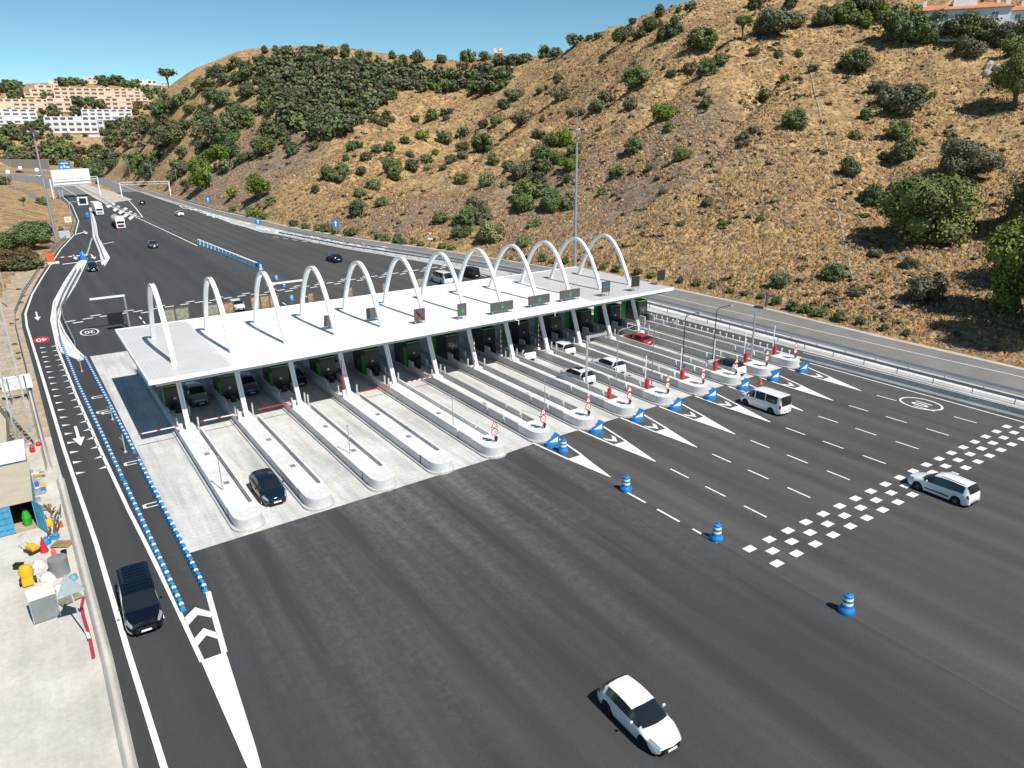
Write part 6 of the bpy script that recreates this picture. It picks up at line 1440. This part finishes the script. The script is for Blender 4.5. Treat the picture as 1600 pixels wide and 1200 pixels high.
plant(37, 318, 10, 'mid', 3, trunk=1.0, label='small palm on the dry verge left of the mast'); plant(8, 282, 20, 'mid', 0, label='green bush on the mound at the left edge')
for (u, v, w) in ((30, 452, 9), (37, 463, 8), (34, 473, 9), (24, 538, 10), (29, 552, 10), (30, 561, 9), (5, 608, 12), (27, 500, 8), (18, 506, 8)): plant(u, v, w, 'light', 1, tall=.5, label='low green weed tuft on the sandy ground beside the ramp') if False else plant(u, v, w, 'mid', 1, tall=.45)
# dense wood on the top of the middle hill
def inside(u, v):
    poly = [(425, 92), (480, 84), (560, 96), (600, 100), (650, 106), (690, 118), (740, 116), (790, 112), (800, 128), (760, 140), (690, 140), (640, 138), (612, 150), (598, 168), (560, 185), (545, 205), (500, 215), (450, 200), (425, 170), (412, 120)]
    c = False; j = len(poly)-1
    for i in range(len(poly)):
        a, b_ = poly[i], poly[j]
        if (a[1] > v) != (b_[1] > v) and u < (b_[0]-a[0])*(v-a[1])/(b_[1]-a[1])+a[0]: c = not c
        j = i
    return c
R_ = random.Random(21); pts = []
for k in range(4000):
    u, v = R_.uniform(410, 805), R_.uniform(82, 218)
    if not inside(u, v): continue
    w = 13+(v-80)*.085+R_.uniform(-3, 6)
    if all(math.hypot(u-a, (v-c)*1.5) > (w+e)*.31 for a, c, e in pts): pts.append((u, v, w))
for u, v, w in pts: plant(u, v, w*1.35, R_.choice(['dark', 'dark', 'mid', 'grey']), tall=.9, stuff='wood')
q_ = []
for k in range(3000):
    u, v = R_.uniform(-12, 262), R_.uniform(122, 256)
    if 95 < u < 182 and 207 < v < 230 or 22 < u < 46 and 212 < v < 228 or v > 250 and u < 60 or any(a-3 < u < b_+3 and c-6 < v < d_+1 for a, b_, c, d_ in ((0, 57, 172, 194), (78, 165, 184, 209), (134, 206, 172, 189), (-6, 115, 153, 175), (168, 208, 155, 173), (92, 230, 139, 158), (38, 95, 128, 154), (133, 151, 120, 132), (216, 262, 124, 134))): continue
    if u > 200 and v < 185 and R_.random() < .8: continue
    w = 9+(v-120)*.09+R_.uniform(-2, 5)
    if all(math.hypot(u-a, (v-c)*1.4) > (w+e)*.42 for a, c, e in q_): q_.append((u, v, w))
for u, v, w in q_: plant(u, v, w, R_.choice(['dark', 'mid', 'mid', 'grey', 'brown']), tall=.9, stuff='far')
# soft low olive and brown bushlets between the larger ones
LM['olive'] = leafmat('olive', (.17, .15, .075)); LM['dull'] = leafmat('dull', (.22, .175, .11))
R3 = np.random.RandomState(11); az_ = np.radians(R3.uniform(0, 72, 5200)); D_ = 92*(5.2)**R3.uniform(0, 1, 5200); x_ = D_*np.sin(az_); y_ = D_*np.cos(az_)
nz_ = np.sin(x_*.09+np.sin(y_*.06)*2)*np.sin(y_*.07+1.7*np.sin(x_*.045)); s_x = x_-np.interp(y_, _xe[:, 0], _xe[:, 1]); ok_ = (s_x > 4) & (nz_ > R3.uniform(-.6, .7, 5200)); zz_ = TH(x_, y_)
for i in np.nonzero(ok_)[0].tolist():
    r_ = R3.uniform(.45, 1.25)*(D_[i]/220)**.25; STUFF.append((crown(['olive', 'dull', 'olive', 'grey'][i % 4], 4, i % 4), Matrix.Translation((x_[i], y_[i], zz_[i]+r_*.15)) @ Matrix.Rotation(i, 4, 'Z') @ Matrix.Diagonal((r_*1.15, r_, r_*.6, 1)), 'low'))
def merge(key, name, lab):
    V = []; Fv = []; MI = []; ms = []; off = 0
    for me, mt, k in STUFF:
        if k != key: continue
        if me.materials[0] not in ms: ms.append(me.materials[0])
        a = np.empty(len(me.vertices)*3); me.vertices.foreach_get('co', a); a = a.reshape(-1, 3)@np.array(mt.to_3x3()).T+np.array(mt.translation); V.append(a)
        for p in me.polygons: Fv.append(tuple(i+off for i in p.vertices))
        MI += [ms.index(me.materials[0])]*len(me.polygons); off += len(a)
    me = bpy.data.meshes.new(name); me.from_pydata(np.concatenate(V).tolist(), [], Fv)
    for m_ in ms: me.materials.append(m_)
    me.polygons.foreach_set('material_index', MI); me.update(); o = bpy.data.objects.new(name, me); link(o); tag(o, lab, 'wood', None, 'stuff')
merge('low', 'brushwood', 'low olive and brown brushwood scattered over the dry hillside'); merge('wood', 'hilltop_wood', 'dense evergreen wood covering the top of the middle hill'); merge('far', 'distant_wood', 'mass of trees and bushes on the distant slope around the apartments')
print('vegetation', nveg[0], len(pts))
# ------------------------------------------------------------------ dry grass tufts and scrub (ground cover)
def cover(name, n, mats_, rng, hfun, seed, thr, azr=(-3, 74), size=(.35, .8), faces=4):
    R = np.random.RandomState(seed); az = np.radians(R.uniform(*azr, n)); D = rng[0]*(rng[1]/rng[0])**R.uniform(0, 1, n)
    x = D*np.sin(az); y = D*np.cos(az); s = x-np.interp(y, _xe[:, 0], _xe[:, 1]); nz = np.sin(x*.11+np.sin(y*.07)*2)*np.sin(y*.09+1.3*np.sin(x*.05))
    ok = (s > 1.2) & (nz > thr+R.uniform(-.5, .5, n)); x, y, D = x[ok], y[ok], D[ok]; z = TH(x, y); N = len(x)
    r = R.uniform(*size, N)*(D/200)**.3*1.15; h = r*R.uniform(*hfun, N); mi = R.randint(0, len(mats_), N); a0 = R.uniform(0, 6.28, N); V = np.empty((N, faces, 4, 3))
    for k in range(faces):
        a = a0+k*6.28/faces+R.uniform(-.3, .3, N); a2 = a+R.uniform(.9, 1.5, N); rr = r*R.uniform(.7, 1.2, N); am = (a+a2)/2
        V[:, k, 0] = np.c_[x+rr*np.cos(a), y+rr*np.sin(a), z-.12]; V[:, k, 1] = np.c_[x+rr*np.cos(a2), y+rr*np.sin(a2), z-.12]
        V[:, k, 2] = np.c_[x+R.uniform(-.35, .35, N)*r, y+R.uniform(-.35, .35, N)*r, z+h*R.uniform(.7, 1.1, N)]; V[:, k, 3] = np.c_[x+rr*.75*np.cos(am), y+rr*.75*np.sin(am), z+h*R.uniform(.4, .7, N)]
    Q = np.arange(N*faces)[:, None, None]*4+np.array([[0, 1, 3], [0, 3, 2], [3, 1, 2]])[None]; Q = Q.reshape(-1, 3).astype(np.int32)
    me = bpy.data.meshes.new(name); me.vertices.add(N*faces*4); me.vertices.foreach_set('co', V.ravel().astype(np.float32))
    me.loops.add(Q.size); me.loops.foreach_set('vertex_index', Q.ravel()); me.polygons.add(len(Q)); me.polygons.foreach_set('loop_start', np.arange(0, Q.size, 3, dtype=np.int32))
    for m_ in mats_: me.materials.append(m_)
    me.polygons.foreach_set('material_index', np.repeat(mi, faces*3).astype(np.int32)); me.update(calc_edges=True); me.validate(); o = bpy.data.objects.new(name, me); link(o); tag(o, None, None, None, 'stuff')
    print(name, N); return o
def gm(n_, c): return mat(n_, c, .9, noise=.2, nscale=.4, isl=.2, spec=.2)
G = [gm('straw_a', (.37, .225, .10)), gm('straw_b', (.43, .285, .125)), gm('straw_c', (.32, .18, .08)), gm('straw_d', (.36, .24, .105)), gm('straw_e', (.25, .15, .075))]
o = cover('dry_grass', 120000, G, (85, 500), (.45, .9), 5, -.62, size=(.18, .52), faces=4); tag(o, 'golden dry grass tufts covering the hillside', 'dry grass')
o = cover('low_scrub', 42000, [gm('scrub_a', (.24, .18, .12)), gm('scrub_b', (.17, .145, .085)), gm('scrub_c', (.26, .17, .11)), gm('scrub_d', (.17, .135, .11))], (85, 480), (.5, .8), 6, -.35, size=(.2, .62), faces=4); tag(o, 'grey brown low scrub scattered over the hillside', 'scrub')
# ------------------------------------------------------------------ light
sd = Vector((.13*6.6, -5.05, 6.6)).normalized()
w = bpy.data.worlds.new('World'); sc.world = w; w.use_nodes = True; nt = w.node_tree
bg = nt.nodes['Background']; sky = nt.nodes.new('ShaderNodeTexSky'); sky.sky_type = 'NISHITA'; sky.sun_disc = False
el = math.asin(sd.z); sky.sun_elevation = el; sky.sun_rotation = math.atan2(sd.x, sd.y); sky.altitude = 100; sky.air_density = .6; sky.dust_density = 0; sky.ozone_density = 2.0
tn = nt.nodes.new('ShaderNodeMix'); tn.data_type = 'RGBA'; tn.blend_type = 'MULTIPLY'; tn.inputs[0].default_value = 1; tn.inputs[7].default_value = (.86, 1.13, 1.0, 1)   # clear Mediterranean sky, slightly cyan
nt.links.new(sky.outputs[0], tn.inputs[6]); nt.links.new(tn.outputs[2], bg.inputs[0]); bg.inputs[1].default_value = .09
sl = bpy.data.lights.new('sun', 'SUN'); sl.energy = 4.4; sl.angle = rad(.53); sl.color = (1, .96, .90)
so = bpy.data.objects.new('sun', sl); COL.objects.link(so); so.rotation_euler = sd.to_track_quat('Z', 'Y').to_euler()
vs = sc.view_settings; vs.view_transform = 'Standard'; vs.look = 'None'; vs.gamma = 1; vs.exposure = 0.35
sc.render.engine = 'CYCLES'
